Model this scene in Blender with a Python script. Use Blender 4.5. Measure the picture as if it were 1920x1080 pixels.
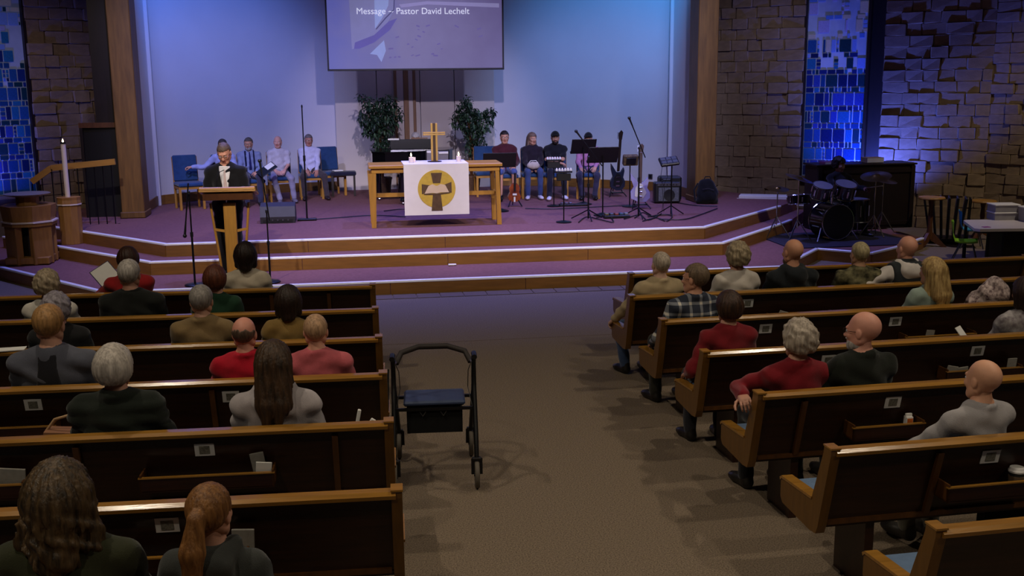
import bpy, bmesh, math, random
import numpy as np
from mathutils import Vector, Matrix, Euler

random.seed(7)
SC = bpy.context.scene
COL = SC.collection
for o in list(bpy.data.objects):
    bpy.data.objects.remove(o)
PI = math.pi

# ------------------------------------------------------------------ camera
FPX, CAM_H, PITCH, YAW, ROLL = 2000.0, 2.7, math.atan(390 / 2000.0), math.atan(2000 / 13500.0), -0.0105
_F = Vector((math.sin(YAW) * math.cos(PITCH), math.cos(YAW) * math.cos(PITCH), -math.sin(PITCH)))
_R0 = Vector((math.cos(YAW), -math.sin(YAW), 0))
_U0 = _R0.cross(_F)
_R = _R0 * math.cos(ROLL) + _U0 * math.sin(ROLL)
_U = -_R0 * math.sin(ROLL) + _U0 * math.cos(ROLL)
CAM = Vector((0, 0, CAM_H))
cam_data = bpy.data.cameras.new('camera')
cam_data.sensor_width = 36.0
cam_data.lens = 36.0 * FPX / 1920.0
cam_data.clip_end = 200
cam = bpy.data.objects.new('camera', cam_data)
cam.matrix_world = Matrix(((_R.x, _U.x, -_F.x, 0), (_R.y, _U.y, -_F.y, 0), (_R.z, _U.z, -_F.z, CAM_H), (0, 0, 0, 1)))
COL.objects.link(cam)
SC.camera = cam


def ray(x, y):
    return _F + _R * ((x - 960) / FPX) - _U * ((y - 540) / FPX)


def at_z(x, y, z=0.0):
    r = ray(x, y)
    return CAM + r * ((z - CAM_H) / r.z)


def at_y(x, y, Y):
    r = ray(x, y)
    return CAM + r * (Y / r.y)


# ------------------------------------------------------------------ world, exposure
w = bpy.data.worlds.new('world')
SC.world = w
w.use_nodes = True
w.node_tree.nodes['Background'].inputs[0].default_value = (0.02, 0.02, 0.03, 1)
w.node_tree.nodes['Background'].inputs[1].default_value = 0.15
SC.view_settings.view_transform = 'Standard'
SC.view_settings.look = 'None'
SC.view_settings.gamma = 1
SC.view_settings.use_curve_mapping = False
SC.view_settings.exposure = 0.0


# ------------------------------------------------------------------ lights (spot lamps at ceiling height)
def spot(name, loc, aim, power, color, angle, blend=0.6, size=0.12):
    d = bpy.data.lights.new(name, 'SPOT')
    d.energy = power; d.color = color; d.spot_size = math.radians(angle); d.spot_blend = blend
    d.shadow_soft_size = size
    o = bpy.data.objects.new(name, d)
    o.location = loc
    o.rotation_euler = (Vector(aim) - Vector(loc)).to_track_quat('-Z', 'Y').to_euler()
    COL.objects.link(o)
    return o


WARM = (1.0, 0.86, 0.66)
FRONT = (1.0, 0.90, 0.86)
BLUE = (0.05, 0.20, 1.0)
# house downlights over the two pew blocks, dimmed
for hx in (-2.4, 5.2):
    for hy in (0.8, 4.2, 7.6):
        spot('house_downlight', (hx, hy, 6.7), (hx * 0.8 + 0.3, hy + 0.5, 0), 285, WARM, 118, 0.7, 0.07)
# neutral front wash on the stage from the lighting bar
for sx in (-3.0, -0.2, 2.8, 5.6):
    spot('stage_wash', (sx, 8.2, 6.7), (1.3 + (sx - 1.3) * 0.72, 16.4, 0.6), 1420, FRONT, 37, 0.75, 0.10)
# blue downlights above the stage
for sx in (-2.6, 0.0, 2.6, 5.2):
    spot('stage_downlight', (sx, 16.0, 6.7), (sx, 15.9, 0.5), 1050, (0.24, 0.26, 1.0), 84, 0.8, 0.10)
# blue washes on the apse wall
spot('blue_wash', (-2.7, 18.0, 6.7), (-3.0, 21.4, 4.0), 780, BLUE, 66, 0.9, 0.1)
spot('blue_wash', (5.3, 18.0, 6.7), (5.6, 21.2, 4.0), 820, (0.04, 0.34, 1.0), 66, 0.9, 0.1)
# lilac washes on the apse wall from the bar
spot('wall_wash', (-2.4, 13.2, 6.7), (-2.0, 21.6, 1.2), 1650, (0.42, 0.44, 1.0), 40, 0.9, 0.1)
spot('wall_wash', (5.0, 13.2, 6.7), (4.6, 21.4, 1.2), 1650, (0.42, 0.46, 1.0), 40, 0.9, 0.1)
# added narrow lilac spot to brighten the wall below the screen
spot('wall_wash', (1.3, 8.4, 6.7), (1.3, 22.0, 1.5), 2600, (0.74, 0.66, 1.0), 24, 0.8, 0.1)
# warm lamps and an added lilac spot near the side walls
spot('side_downlight', (10.6, 12.6, 6.6), (11.0, 15.2, 1.0), 520, WARM, 66, 0.9, 0.1)
spot('side_downlight', (-4.8, 14.0, 6.6), (-4.8, 18.8, 1.4), 300, (1.0, 0.84, 0.78), 52, 0.9, 0.1)
spot('side_downlight', (7.1, 14.4, 6.6), (7.2, 19.8, 1.8), 330, (0.80, 0.76, 1.0), 46, 0.9, 0.1)  # added spot, stands in for blue stage spill on the stone


# ------------------------------------------------------------------ materials
def lin(c):
    return tuple(((v / 255.0) / 12.92 if v / 255.0 <= 0.04045 else ((v / 255.0 + 0.055) / 1.055) ** 2.4) for v in c)


_M = {}


def mat(name, rgb, rough=0.7, metal=0.0, var=0.12, scale=8.0, bump=0.0, bscale=None, stretch=(1, 1, 1),
        emit=0.0, ecol=None, spec=0.5, rgb2=None, coat=0.0, alpha=1.0, trans=0.0, kind='noise', sheen=0.0):
    if name in _M:
        return _M[name]
    m = bpy.data.materials.new(name)
    _M[name] = m
    m.use_nodes = True
    nt = m.node_tree
    b = nt.nodes['Principled BSDF']
    c = lin(rgb)
    c2 = lin(rgb2) if rgb2 else tuple(v * (1 - var * 2) for v in c)
    tc = nt.nodes.new('ShaderNodeTexCoord')
    mp = nt.nodes.new('ShaderNodeMapping')
    mp.inputs['Scale'].default_value = stretch
    nt.links.new(tc.outputs['Object'], mp.inputs[0])
    if kind == 'wave':
        n = nt.nodes.new('ShaderNodeTexWave')
        n.inputs['Scale'].default_value = scale
        n.inputs['Distortion'].default_value = 5.0
        n.inputs['Detail'].default_value = 3.0
        fac = n.outputs['Fac']
    elif kind == 'voronoi':
        n = nt.nodes.new('ShaderNodeTexVoronoi')
        n.inputs['Scale'].default_value = scale
        fac = n.outputs['Color']
    else:
        n = nt.nodes.new('ShaderNodeTexNoise')
        n.inputs['Scale'].default_value = scale
        n.inputs['Detail'].default_value = 4.0
        fac = n.outputs['Fac']
    nt.links.new(mp.outputs[0], n.inputs['Vector'])
    rmp = nt.nodes.new('ShaderNodeValToRGB')
    rmp.color_ramp.elements[0].position = 0.3
    rmp.color_ramp.elements[1].position = 0.7
    rmp.color_ramp.elements[0].color = (*c2, 1)
    rmp.color_ramp.elements[1].color = (*c, 1)
    nt.links.new(fac, rmp.inputs[0])
    nt.links.new(rmp.outputs[0], b.inputs['Base Color'])
    b.inputs['Roughness'].default_value = rough
    b.inputs['Metallic'].default_value = metal
    b.inputs['Specular IOR Level'].default_value = spec
    b.inputs['Coat Weight'].default_value = coat
    b.inputs['Transmission Weight'].default_value = trans
    b.inputs['Alpha'].default_value = alpha
    if sheen:
        b.inputs['Sheen Weight'].default_value = sheen
    if emit:
        b.inputs['Emission Color'].default_value = (*(lin(ecol) if ecol else c), 1)
        b.inputs['Emission Strength'].default_value = emit
    if bump:
        n2 = nt.nodes.new('ShaderNodeTexNoise')
        n2.inputs['Scale'].default_value = bscale or scale * 4
        n2.inputs['Detail'].default_value = 3.0
        nt.links.new(mp.outputs[0], n2.inputs['Vector'])
        bp = nt.nodes.new('ShaderNodeBump')
        bp.inputs['Strength'].default_value = bump
        bp.inputs['Distance'].default_value = 0.01
        nt.links.new(n2.outputs['Fac'], bp.inputs['Height'])
        nt.links.new(bp.outputs[0], b.inputs['Normal'])
    return m


def cloth(rgb, name=None, scale=14.0, rough=0.9):
    return mat(name or 'cloth_%d_%d_%d' % rgb, rgb, rough, var=0.10, scale=scale, bump=0.25, bscale=220, spec=0.15, sheen=0.15)


def skin(rgb=(190, 140, 118)):
    return mat('skin_%d_%d_%d' % rgb, rgb, 0.55, var=0.06, scale=18, bump=0.08, bscale=160, spec=0.35)


def hairm(rgb, rgb2=None):
    return mat('hair_%d_%d_%d' % rgb, rgb, 0.5, var=0.28, scale=55, bump=0.5, bscale=130, stretch=(1, 1, 0.16), rgb2=rgb2, spec=0.3)


MT = {}
MT['pew_dark'] = mat('dark stained wood', (50, 25, 12), 0.38, var=0.25, scale=7, stretch=(0.5, 4, 6), bump=0.05, spec=0.5)
MT['pew_oak'] = mat('varnished oak', (158, 112, 46), 0.2, var=0.16, scale=6, stretch=(0.6, 6, 6), bump=0.04, spec=0.6)
MT['pew_end'] = mat('varnished oak end', (108, 72, 22), 0.34, var=0.16, scale=6, stretch=(6, 5, 0.7), bump=0.04, spec=0.5)
MT['font'] = mat('font oak', (158, 110, 52), 0.5, var=0.15, scale=6, stretch=(5, 5, 0.6), bump=0.04)
MT['beam'] = mat('cross timber', (142, 102, 62), 0.55, var=0.15, scale=6, stretch=(5, 5, 0.6))
MT['pew_mid'] = mat('mid brown wood', (92, 56, 22), 0.4, var=0.2, scale=6, stretch=(4, 4, 0.7))
MT['oak'] = mat('light oak', (176, 126, 50), 0.45, var=0.12, scale=7, stretch=(0.7, 5, 5), bump=0.04)
MT['oak_v'] = mat('light oak upright', (172, 122, 46), 0.45, var=0.12, scale=7, stretch=(5, 5, 0.6), bump=0.04)
MT['pillar'] = mat('pillar timber', (126, 88, 36), 0.55, var=0.2, scale=5, stretch=(5, 5, 0.5), bump=0.06)
MT['walnut'] = mat('brown wood', (104, 62, 28), 0.5, var=0.2, scale=6, stretch=(4, 4, 0.8), bump=0.05)
MT['dark_brown'] = mat('very dark wood', (34, 20, 12), 0.5, var=0.2, scale=6, stretch=(4, 4, 0.8))
MT['black'] = mat('black plastic', (16, 16, 18), 0.45, var=0.1, scale=20)
MT['black_metal'] = mat('black metal', (14, 14, 16), 0.4, metal=0.3, var=0.1, scale=20)
MT['black_gloss'] = mat('black lacquer', (8, 8, 10), 0.15, var=0.05, coat=0.5)
MT['black_cloth'] = cloth((18, 18, 20), 'black cloth')
MT['chrome'] = mat('chrome', (200, 200, 205), 0.18, metal=1.0, var=0.04)
MT['steel'] = mat('dull steel', (120, 120, 126), 0.35, metal=0.9, var=0.05)
MT['white'] = mat('white paint', (225, 222, 220), 0.5, var=0.03)
MT['paper'] = mat('white paper', (222, 220, 216), 0.8, var=0.04)
MT['greypaper'] = mat('grey printed paper', (110, 108, 106), 0.8, var=0.25, scale=60)
MT['blue_seat'] = cloth((40, 68, 112), 'blue chair cloth')
MT['cushion'] = cloth((92, 116, 148), 'light blue pew cushion')
MT['wax'] = mat('candle wax', (226, 208, 190), 0.5, var=0.04)
MT['flame'] = mat('candle flame', (255, 225, 170), 0.5, emit=9.0, ecol=(255, 226, 180))
MT['wall'] = mat('painted apse wall', (206, 200, 200), 0.85, var=0.025, scale=1.5, bump=0.02, bscale=60)
MT['panel'] = mat('painted centre panel', (204, 192, 178), 0.8, var=0.03, scale=1.5)
MT['stage_carpet'] = mat('stage carpet', (126, 86, 86), 0.95, var=0.12, scale=26, bump=0.3, bscale=240, spec=0.1, rgb2=(112, 76, 76))
MT['riser'] = mat('riser wood', (132, 88, 34), 0.5, var=0.14, scale=5, stretch=(0.7, 0.7, 6))
MT['nosing'] = mat('pale nosing strip', (250, 248, 252), 0.22, var=0.03, spec=0.6)
MT['stone'] = mat('tan stone', (150, 128, 102), 0.9, var=0.12, scale=3.0, bump=0.5, bscale=22, spec=0.2)
MT['mortar'] = mat('mortar', (112, 94, 74), 0.95, var=0.15, scale=9, bump=0.3)
MT['ceil'] = mat('ceiling paint', (120, 112, 104), 0.9, var=0.05)
MT['sidewall'] = mat('side wall plaster', (120, 100, 80), 0.9, var=0.06, scale=2)


# ------------------------------------------------------------------ mesh helpers
class MB:
    def __init__(self):
        self.v = []; self.f = []; self.mi = []; self.M = Matrix.Identity(4); self.cur = 0

    def _add(self, vs, fs):
        n = len(self.v)
        self.v += [tuple(self.M @ Vector(p)) for p in vs]
        self.f += [tuple(i + n for i in q) for q in fs]
        self.mi += [self.cur] * len(fs)
        return self

    def box(self, c, s, rot=None, ch=0.0):
        hx, hy, hz = s[0] / 2, s[1] / 2, s[2] / 2
        ch = min(ch, hx * 0.9, hy * 0.9, hz * 0.9)
        if ch <= 0:
            vs = [(x, y, z) for x in (-hx, hx) for y in (-hy, hy) for z in (-hz, hz)]
            fs = [(0, 1, 3, 2), (4, 6, 7, 5), (0, 4, 5, 1), (2, 3, 7, 6), (0, 2, 6, 4), (1, 5, 7, 3)]
        else:
            vs = []; ix = {}
            for sx in (-1, 1):
                for sy in (-1, 1):
                    for sz in (-1, 1):
                        for a in range(3):
                            p = [sx * (hx - ch), sy * (hy - ch), sz * (hz - ch)]
                            p[a] = (sx * hx, sy * hy, sz * hz)[a]
                            ix[(sx, sy, sz, a)] = len(vs); vs.append(tuple(p))
            fs = []
            S = (-1, 1)
            for a in range(3):
                o1, o2 = [k for k in range(3) if k != a]
                for s0 in S:
                    q = []
                    for (u, v_) in ((-1, -1), (1, -1), (1, 1), (-1, 1)):
                        k = [0, 0, 0]; k[a] = s0; k[o1] = u; k[o2] = v_
                        q.append(ix[(*k, a)])
                    fs.append(tuple(q) if (s0 > 0) == (a != 1) else tuple(q[::-1]))
            for a in range(3):
                o1, o2 = [k for k in range(3) if k != a]
                for u in S:
                    for v_ in S:
                        q = []
                        for (s0, face) in ((-1, o1), (1, o1), (1, o2), (-1, o2)):
                            k = [0, 0, 0]; k[a] = s0; k[o1] = u; k[o2] = v_
                            q.append(ix[(*k, face)])
                        fs.append(tuple(q))
            for sx in S:
                for sy in S:
                    for sz in S:
                        fs.append(tuple(ix[(sx, sy, sz, a)] for a in range(3)))
        if rot is not None:
            R = Euler(rot).to_matrix() if not isinstance(rot, Matrix) else rot.to_3x3()
            vs = [R @ Vector(p) for p in vs]
        vs = [Vector(p) + Vector(c) for p in vs]
        return self._add(vs, fs)

    def frame(self, p0, p1):
        d = (Vector(p1) - Vector(p0)).normalized()
        a = Vector((0, 0, 1)) if abs(d.z) < 0.95 else Vector((1, 0, 0))
        x = a.cross(d).normalized(); y = d.cross(x)
        return x, y

    def bar(self, p0, p1, wx, wy):
        """square bar from p0 to p1"""
        x, y = self.frame(p0, p1)
        vs = []
        for p in (Vector(p0), Vector(p1)):
            for a, b in ((-1, -1), (1, -1), (1, 1), (-1, 1)):
                vs.append(p + x * (a * wx / 2) + y * (b * wy / 2))
        return self._add(vs, [(0, 3, 2, 1), (4, 5, 6, 7), (0, 1, 5, 4), (1, 2, 6, 5), (2, 3, 7, 6), (3, 0, 4, 7)])

    def cyl(self, p0, p1, r0, r1=None, n=12):
        r1 = r0 if r1 is None else r1
        x, y = self.frame(p0, p1)
        vs = []
        for p, r in ((Vector(p0), r0), (Vector(p1), r1)):
            for i in range(n):
                a = 2 * PI * i / n
                vs.append(p + x * (r * math.cos(a)) + y * (r * math.sin(a)))
        fs = [(i, (i + 1) % n, n + (i + 1) % n, n + i) for i in range(n)]
        fs += [tuple(range(n - 1, -1, -1)), tuple(range(n, 2 * n))]
        return self._add(vs, fs)

    def tube(self, pts, r, n=8, rs=None):
        pts = [Vector(p) for p in pts]
        vs = []; px = None
        for k, p in enumerate(pts):
            d = (pts[min(k + 1, len(pts) - 1)] - pts[max(k - 1, 0)]).normalized()
            if px is None:
                a = Vector((0, 0, 1)) if abs(d.z) < 0.95 else Vector((1, 0, 0))
                px = a.cross(d).normalized()
            else:
                px = (px - d * px.dot(d)).normalized()
            py = d.cross(px)
            rr = rs[k] if rs else r
            for i in range(n):
                a = 2 * PI * i / n
                vs.append(p + px * (rr * math.cos(a)) + py * (rr * math.sin(a)))
        fs = []
        for k in range(len(pts) - 1):
            for i in range(n):
                fs.append((k * n + i, k * n + (i + 1) % n, (k + 1) * n + (i + 1) % n, (k + 1) * n + i))
        m = (len(pts) - 1) * n
        fs += [tuple(range(n - 1, -1, -1)), tuple(range(m, m + n))]
        return self._add(vs, fs)

    def lathe(self, prof, c=(0, 0, 0), n=20, sx=1.0, sy=1.0):
        vs = []; fs = []
        for r, z in prof:
            for i in range(n):
                a = 2 * PI * i / n
                vs.append((c[0] + r * sx * math.cos(a), c[1] + r * sy * math.sin(a), c[2] + z))
        for k in range(len(prof) - 1):
            for i in range(n):
                fs.append((k * n + i, k * n + (i + 1) % n, (k + 1) * n + (i + 1) % n, (k + 1) * n + i))
        m = (len(prof) - 1) * n
        fs += [tuple(range(n - 1, -1, -1)), tuple(range(m, m + n))]
        return self._add(vs, fs)

    def ball(self, c, r, n=12, m=8):
        r = (r, r, r) if not hasattr(r, '__len__') else r
        prof = [(math.sin(PI * k / m), -math.cos(PI * k / m)) for k in range(m + 1)]
        prof[0] = (0.02, -1); prof[-1] = (0.02, 1)
        vs = []; fs = []
        for q, z in prof:
            for i in range(n):
                a = 2 * PI * i / n
                vs.append((c[0] + r[0] * q * math.cos(a), c[1] + r[1] * q * math.sin(a), c[2] + r[2] * z))
        for k in range(m):
            for i in range(n):
                fs.append((k * n + i, k * n + (i + 1) % n, (k + 1) * n + (i + 1) % n, (k + 1) * n + i))
        fs += [tuple(range(n - 1, -1, -1)), tuple(range(m * n, m * n + n))]
        return self._add(vs, fs)

    def prism(self, poly, z0, z1, plane='xy'):
        """extrude a 2D outline; plane 'xy' (z up), 'yz' (along x), 'xz' (along y)"""
        def T(a, b, t):
            return {'xy': (a, b, t), 'yz': (t, a, b), 'xz': (a, t, b)}[plane]
        n = len(poly)
        ar = sum(poly[i][0] * poly[(i + 1) % n][1] - poly[(i + 1) % n][0] * poly[i][1] for i in range(n))
        flip = (ar < 0) != (plane == 'xz')
        if flip:
            poly = poly[::-1]
        vs = [T(a, b, z0) for a, b in poly] + [T(a, b, z1) for a, b in poly]
        fs = [tuple(range(n - 1, -1, -1)), tuple(range(n, 2 * n))]
        fs += [(i, (i + 1) % n, n + (i + 1) % n, n + i) for i in range(n)]
        return self._add(vs, fs)

    def quad(self, a, b, c, d):
        return self._add([a, b, c, d], [(0, 1, 2, 3)])

    def mesh(self, name, mats, smooth=False):
        me = bpy.data.meshes.new(name)
        me.from_pydata(self.v, [], self.f)
        if not isinstance(mats, (list, tuple)):
            mats = [mats]
        for m in mats:
            me.materials.append(m)
        if len(mats) > 1:
            me.polygons.foreach_set('material_index', self.mi)
        if smooth:
            me.polygons.foreach_set('use_smooth', [True] * len(me.polygons))
            try:
                me.set_sharp_from_angle(angle=math.radians(40))
            except Exception:
                pass
        me.update()
        return me

    def build(self, name, mats, parent=None, smooth=False, loc=None, rotz=0.0):
        return link(name, self.mesh(name, mats, smooth), parent, loc, rotz)


def link(name, data, parent=None, loc=None, rotz=0.0):
    o = bpy.data.objects.new(name, data)
    COL.objects.link(o)
    if parent is not None:
        o.parent = parent
    if loc is not None:
        o.location = loc
    if rotz:
        o.rotation_euler = (0, 0, rotz)
    return o


def tag(o, label=None, cat=None, group=None, kind=None):
    if label: o['label'] = label
    if cat: o['category'] = cat
    if group: o['group'] = group
    if kind: o['kind'] = kind
    return o


def thing(name, label, cat, loc=(0, 0, 0), rotz=0.0, group=None, kind=None):
    return tag(link(name, None, None, loc, rotz), label, cat, group, kind)


def copy_tree(o, parent=None):
    c = o.copy()
    COL.objects.link(c)
    if parent is not None:
        c.parent = parent
    for ch in list(o.children):
        copy_tree(ch, c)
    return c


# ------------------------------------------------------------------ the setting
ZL, ZM, ZT = 0.175, 0.35, 0.525          # heights of the three stage levels
CX = 1.3                                   # middle of the stage

floor_m = mat('sanctuary floor', (142, 126, 108), 0.85, scale=110, bump=0.4, bscale=160, spec=0.2, rgb2=(84, 71, 58))
fl = MB().box((2, 9, -0.05), (34, 34, 0.1)).build('floor', floor_m)
tag(fl, 'grey brown speckled floor of the sanctuary', 'floor', kind='structure')
cl = MB().box((2, 9, 7.05), (34, 34, 0.1)).build('ceiling', MT['ceil'])
tag(cl, 'plain dim ceiling above the sanctuary', 'ceiling', kind='structure')
for nm, c, s in (('wall_rear', (2, -3.1, 3.5), (30, 0.2, 7)), ('wall_left', (-9.6, 6.6, 3.5), (0.2, 19.4, 7)),
                 ('wall_right', (14.3, 4.5, 3.5), (0.2, 15.2, 7))):
    tag(MB().box(c, s).build(nm, MT['sidewall']), 'plain plaster ' + nm.replace('_', ' ') + ' of the sanctuary', 'wall', kind='structure')

for gy in (4.55, 10.9):
    tag(MB().box((1.25, gy, 0.0008), (3.4, 0.012, 0.0016)).build('trim_joint', MT['mortar']), 'thin dark joint across the aisle floor, %s' % ('nearest the camera' if gy < 6 else 'towards the stage'), 'joint', kind='structure')
# tile strip at the foot of the stage
tile_m = mat('floor tile', (104, 88, 74), 0.5, var=0.12, scale=5)
tile_mesh = MB().box((0, 0, 0), (0.292, 0.292, 0.012), ch=0.004).mesh('floor_tile', tile_m)
for i in range(30):
    t = link('floor_tile', tile_mesh, fl, (-3.0 + 0.3 * i, 13.41, 0.004))


def stage(name, poly, z0, z1, front, label):
    """one stage level: carpeted top, wooden riser pieces and pale nosing along the front edges"""
    root = thing(name, label, 'stage', kind='structure')
    MB().prism(poly, z0, z1 - 0.004).build('carpet', MT['stage_carpet'], root)
    for k in range(len(front) - 1):
        a = Vector((*front[k], 0)); b = Vector((*front[k + 1], 0))
        d = (b - a).normalized(); nrm = Vector((d.y, -d.x, 0))
        L = (b - a).length
        # riser boards
        nb = max(1, round(L / 1.9))
        for j in range(nb):
            p = a + d * (L * j / nb + 0.004); q = a + d * (L * (j + 1) / nb - 0.004)
            m = MB()
            m.M = Matrix.Translation((p + q) / 2 + nrm * 0.008) @ Matrix.Rotation(math.atan2(d.y, d.x), 4, 'Z')
            m.box((0, 0, (z0 + z1) / 2 - 0.012), ((q - p).length, 0.02, z1 - z0 - 0.026))
            m.build('riser_board', MT['riser'], root)
        m = MB()
        m.M = Matrix.Translation((a + b) / 2 - nrm * 0.006) @ Matrix.Rotation(math.atan2(d.y, d.x), 4, 'Z')
        m.box((0, 0, z1 - 0.009), (L + 0.02, 0.06, 0.032), ch=0.006)
        m.build('nosing', MT['nosing'], root)
    return root


lowF = [(-6.9, 18.0), (-5.0, 15.83), (-3.1, 13.58), (5.72, 13.6), (6.85, 14.96), (7.44, 14.41), (8.02, 14.82), (8.9, 15.6)]
midF = [(-5.5, 17.75), (-4.37, 16.5), (-2.73, 14.72), (5.28, 14.72), (7.0, 16.6), (7.25, 16.9)]
topF = [(-5.2, 18.0), (-4.09, 16.81), (-2.59, 15.15), (5.15, 15.17), (7.26, 17.42)]
stage('stage_platform', lowF + [(8.9, 19.0), (7.6, 20.0), (-5.0, 20.0)], 0.0, ZL, lowF, 'lowest carpeted stage step with pale nosing nearest the pews')
stage('stage_platform', midF + [(8.1, 18.2), (7.6, 20.0), (-5.0, 20.0)], ZL - 0.01, ZM, midF, 'middle carpeted stage step with wooden riser and pale nosing')
stage('stage_platform', topF + [(7.9, 18.2), (7.0, 20.4), (6.2, 22.9), (-3.6, 22.9), (-4.6, 20.2), (-5.2, 19.6)], ZM - 0.01, ZT, topF,
      'top carpeted stage level carrying altar table and band')

# apse wall: curved wings with a flat centre
apse = [(-3.52, 18.6), (-3.54, 20.1)]
for k in range(25):
    a = k / 24
    apse.append((-3.44 + 3.16 * a, 20.3 + 1.9 * math.sin(a * PI / 2)))
apse += [(CX * 2 - x, y) for x, y in apse[::-1]]
m = MB()
vs = [(x, y, z) for z in (0.0, 7.0) for x, y in apse]
n_ = len(apse)
m._add(vs, [(k, k + 1, n_ + k + 1, n_ + k) for k in range(n_ - 1)])
off = []
for k, (x, y) in enumerate(apse):
    x0, y0 = apse[max(k - 1, 0)]; x1, y1 = apse[min(k + 1, n_ - 1)]
    d = Vector((x1 - x0, y1 - y0, 0)).normalized(); off.append((x - d.y * 0.12, y + d.x * 0.12))
m._add([(x, y, z) for z in (0.0, 7.0) for x, y in off], [(k + 1, k, n_ + k, n_ + k + 1) for k in range(n_ - 1)])
tag(m.build('wall_back', MT['wall'], smooth=True), 'curved pale apse wall washed in blue behind the stage', 'wall', kind='structure')
# baseboard following the wall
m = MB()
for k in range(len(apse) - 1):
    (x0, y0), (x1, y1) = apse[k], apse[k + 1]
    d = Vector((x1 - x0, y1 - y0, 0)).normalized(); n = Vector((d.y, -d.x, 0)) * 0.025
    m.prism([(x0, y0), (x1, y1), (x1 + n.x, y1 + n.y), (x0 + n.x, y0 + n.y)], ZT, ZT + 0.17)
tag(m.build('baseboard_back', MT['riser']), 'wooden baseboard along the apse wall', 'baseboard', kind='structure')
# centre panel made of four boards
root = thing('wall_centre', 'cream panelled centre of the apse wall below the screen', 'wall', kind='structure')
xs = [-0.30, 0.55, 1.42, 2.12, 2.95]
for k in range(4):
    MB().box(((xs[k] + xs[k + 1]) / 2, 22.12, 3.5), (xs[k + 1] - xs[k] - 0.015, 0.1, 6.9), ch=0.006).build('wall_board', MT['panel'], root)
# narrow trim line on the wings
for sx in (-3.50, CX * 2 + 3.50):
    tag(MB().box((sx, 20.14, 3.5), (0.07, 0.07, 6.9), ch=0.01).build('trim_%d' % (1 if sx < 0 else 2), MT['wall']),
        'narrow upright trim strip where the apse wall bends, %s of the stage' % ('left' if sx < 0 else 'right'), 'trim', kind='structure')

# timber pillars
for i, (px, lab) in enumerate(((-3.61, 'tall timber pillar beside the dark doorway, left of the stage'), (CX * 2 + 3.61, 'tall timber pillar beside the stone wall, right of the stage'))):
    p = thing('pillar', lab, 'pillar', kind='structure')
    s = 1 if i == 0 else -1
    MB().box((px, 18.55, 3.6), (0.36, 0.5, 6.9), ch=0.012).build('post', MT['pillar'], p)
    MB().box((px, 18.52, ZT + 0.05), (0.40, 0.56, 0.1), ch=0.01).build('plinth', MT['pillar'], p)

# stone side walls: each stone is a piece of its own
stone_meshes = []
for k in range(9):
    m = MB(); m.box((0, 0, 0), (1, 1, 1), ch=0.05)
    jit = [random.uniform(-0.035, 0.035) for _ in range(8)]
    m.v = [(x + random.uniform(-.012, .012), y + (random.uniform(-.14, .10) if y < 0 else 0), z + random.uniform(-.02, .02)) for x, y, z in m.v]
    stone_meshes.append(m.mesh('stone', MT['stone']))


def stone_wall(name, label, a, b, z1=4.7, seed=1, course=0.2, cut=None, wmin=.24, wmax=.46):
    """stones stand proud of a mortar core that runs from a to b (face on the room side)"""
    rnd = random.Random(seed)
    a = Vector((*a, 0)); b = Vector((*b, 0)); d = (b - a).normalized(); L = (b - a).length
    ang = math.atan2(d.y, d.x)
    core = MB(); core.box((L / 2, 0.14, 3.5), (L, 0.2, 7.0))
    root = core.build(name, MT['mortar'], None, loc=a, rotz=ang)
    tag(root, label, 'wall', kind='structure')
    z = 0.0; row = 0
    while z < z1:
        x = 0.0
        while x < L - 0.02:
            wd = rnd.uniform(wmin, wmax)
            if L - x - wd < 0.15: wd = L - x
            if not (cut and cut(x + wd / 2, z)):
                pr = rnd.choice((0.035, 0.045, 0.06, 0.08, 0.05))
                h = course - 0.003
                o = link('stone', rnd.choice(stone_meshes), root, (x + wd / 2, 0.05 - pr / 2, z + course / 2))
                o.scale = (wd - 0.004, pr + 0.05, h)
                if rnd.random() < 0.5: o.rotation_euler = (0, PI, 0)
            x += wd
        z += course; row += 1
    return root


WA, WB = Vector((6.45, 20.75)), Vector((10.95, 17.25))
wd = (WB - WA).normalized(); WL = (WB - WA).length


def onR(t):
    p = WA + wd * t
    return (p.x, p.y)


def onL(t):
    p = WA + wd * t
    return (CX * 2 - p.x, p.y)


GR0, GR1 = 2.46, 3.60        # window span along the right wall
stone_wall('wall_stone_right', 'rough stone wall between timber pillar and blue window, right of the stage', onR(0), onR(GR0), seed=3)
stone_wall('wall_stone_right', 'rough stone wall lit deep blue beside the coloured window', onR(GR1 + 0.28), onR(WL), seed=5)
stone_wall('wall_stone_right', 'rough brown stone wall behind the low white table', onR(WL), (13.9, 11.4), seed=8, course=0.17)
GL0 = 1.95
stone_wall('wall_stone_left', 'rough stone wall behind the ramp railing, left of the stage', onL(GL0), onL(0.25), seed=11)
stone_wall('wall_stone_left', 'rough stone wall left of the blue window', onL(WL + 1.2), onL(GL0 + 1.16), seed=13)
# dark slot beside the right window
for t0, t1, fn, lab in ((GR1, GR1 + 0.28, onR, 'dark recessed strip right of the blue window'),):
    a, b = Vector((*fn(t0), 0)), Vector((*fn(t1), 0))
    m = MB(); m.box(((b - a).length / 2, 0.3, 3.5), ((b - a).length, 0.1, 7))
    tag(m.build('wall_recess', MT['dark_brown'], None, loc=a, rotz=math.atan2((b - a).y, (b - a).x)), lab, 'wall', kind='structure')

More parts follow.
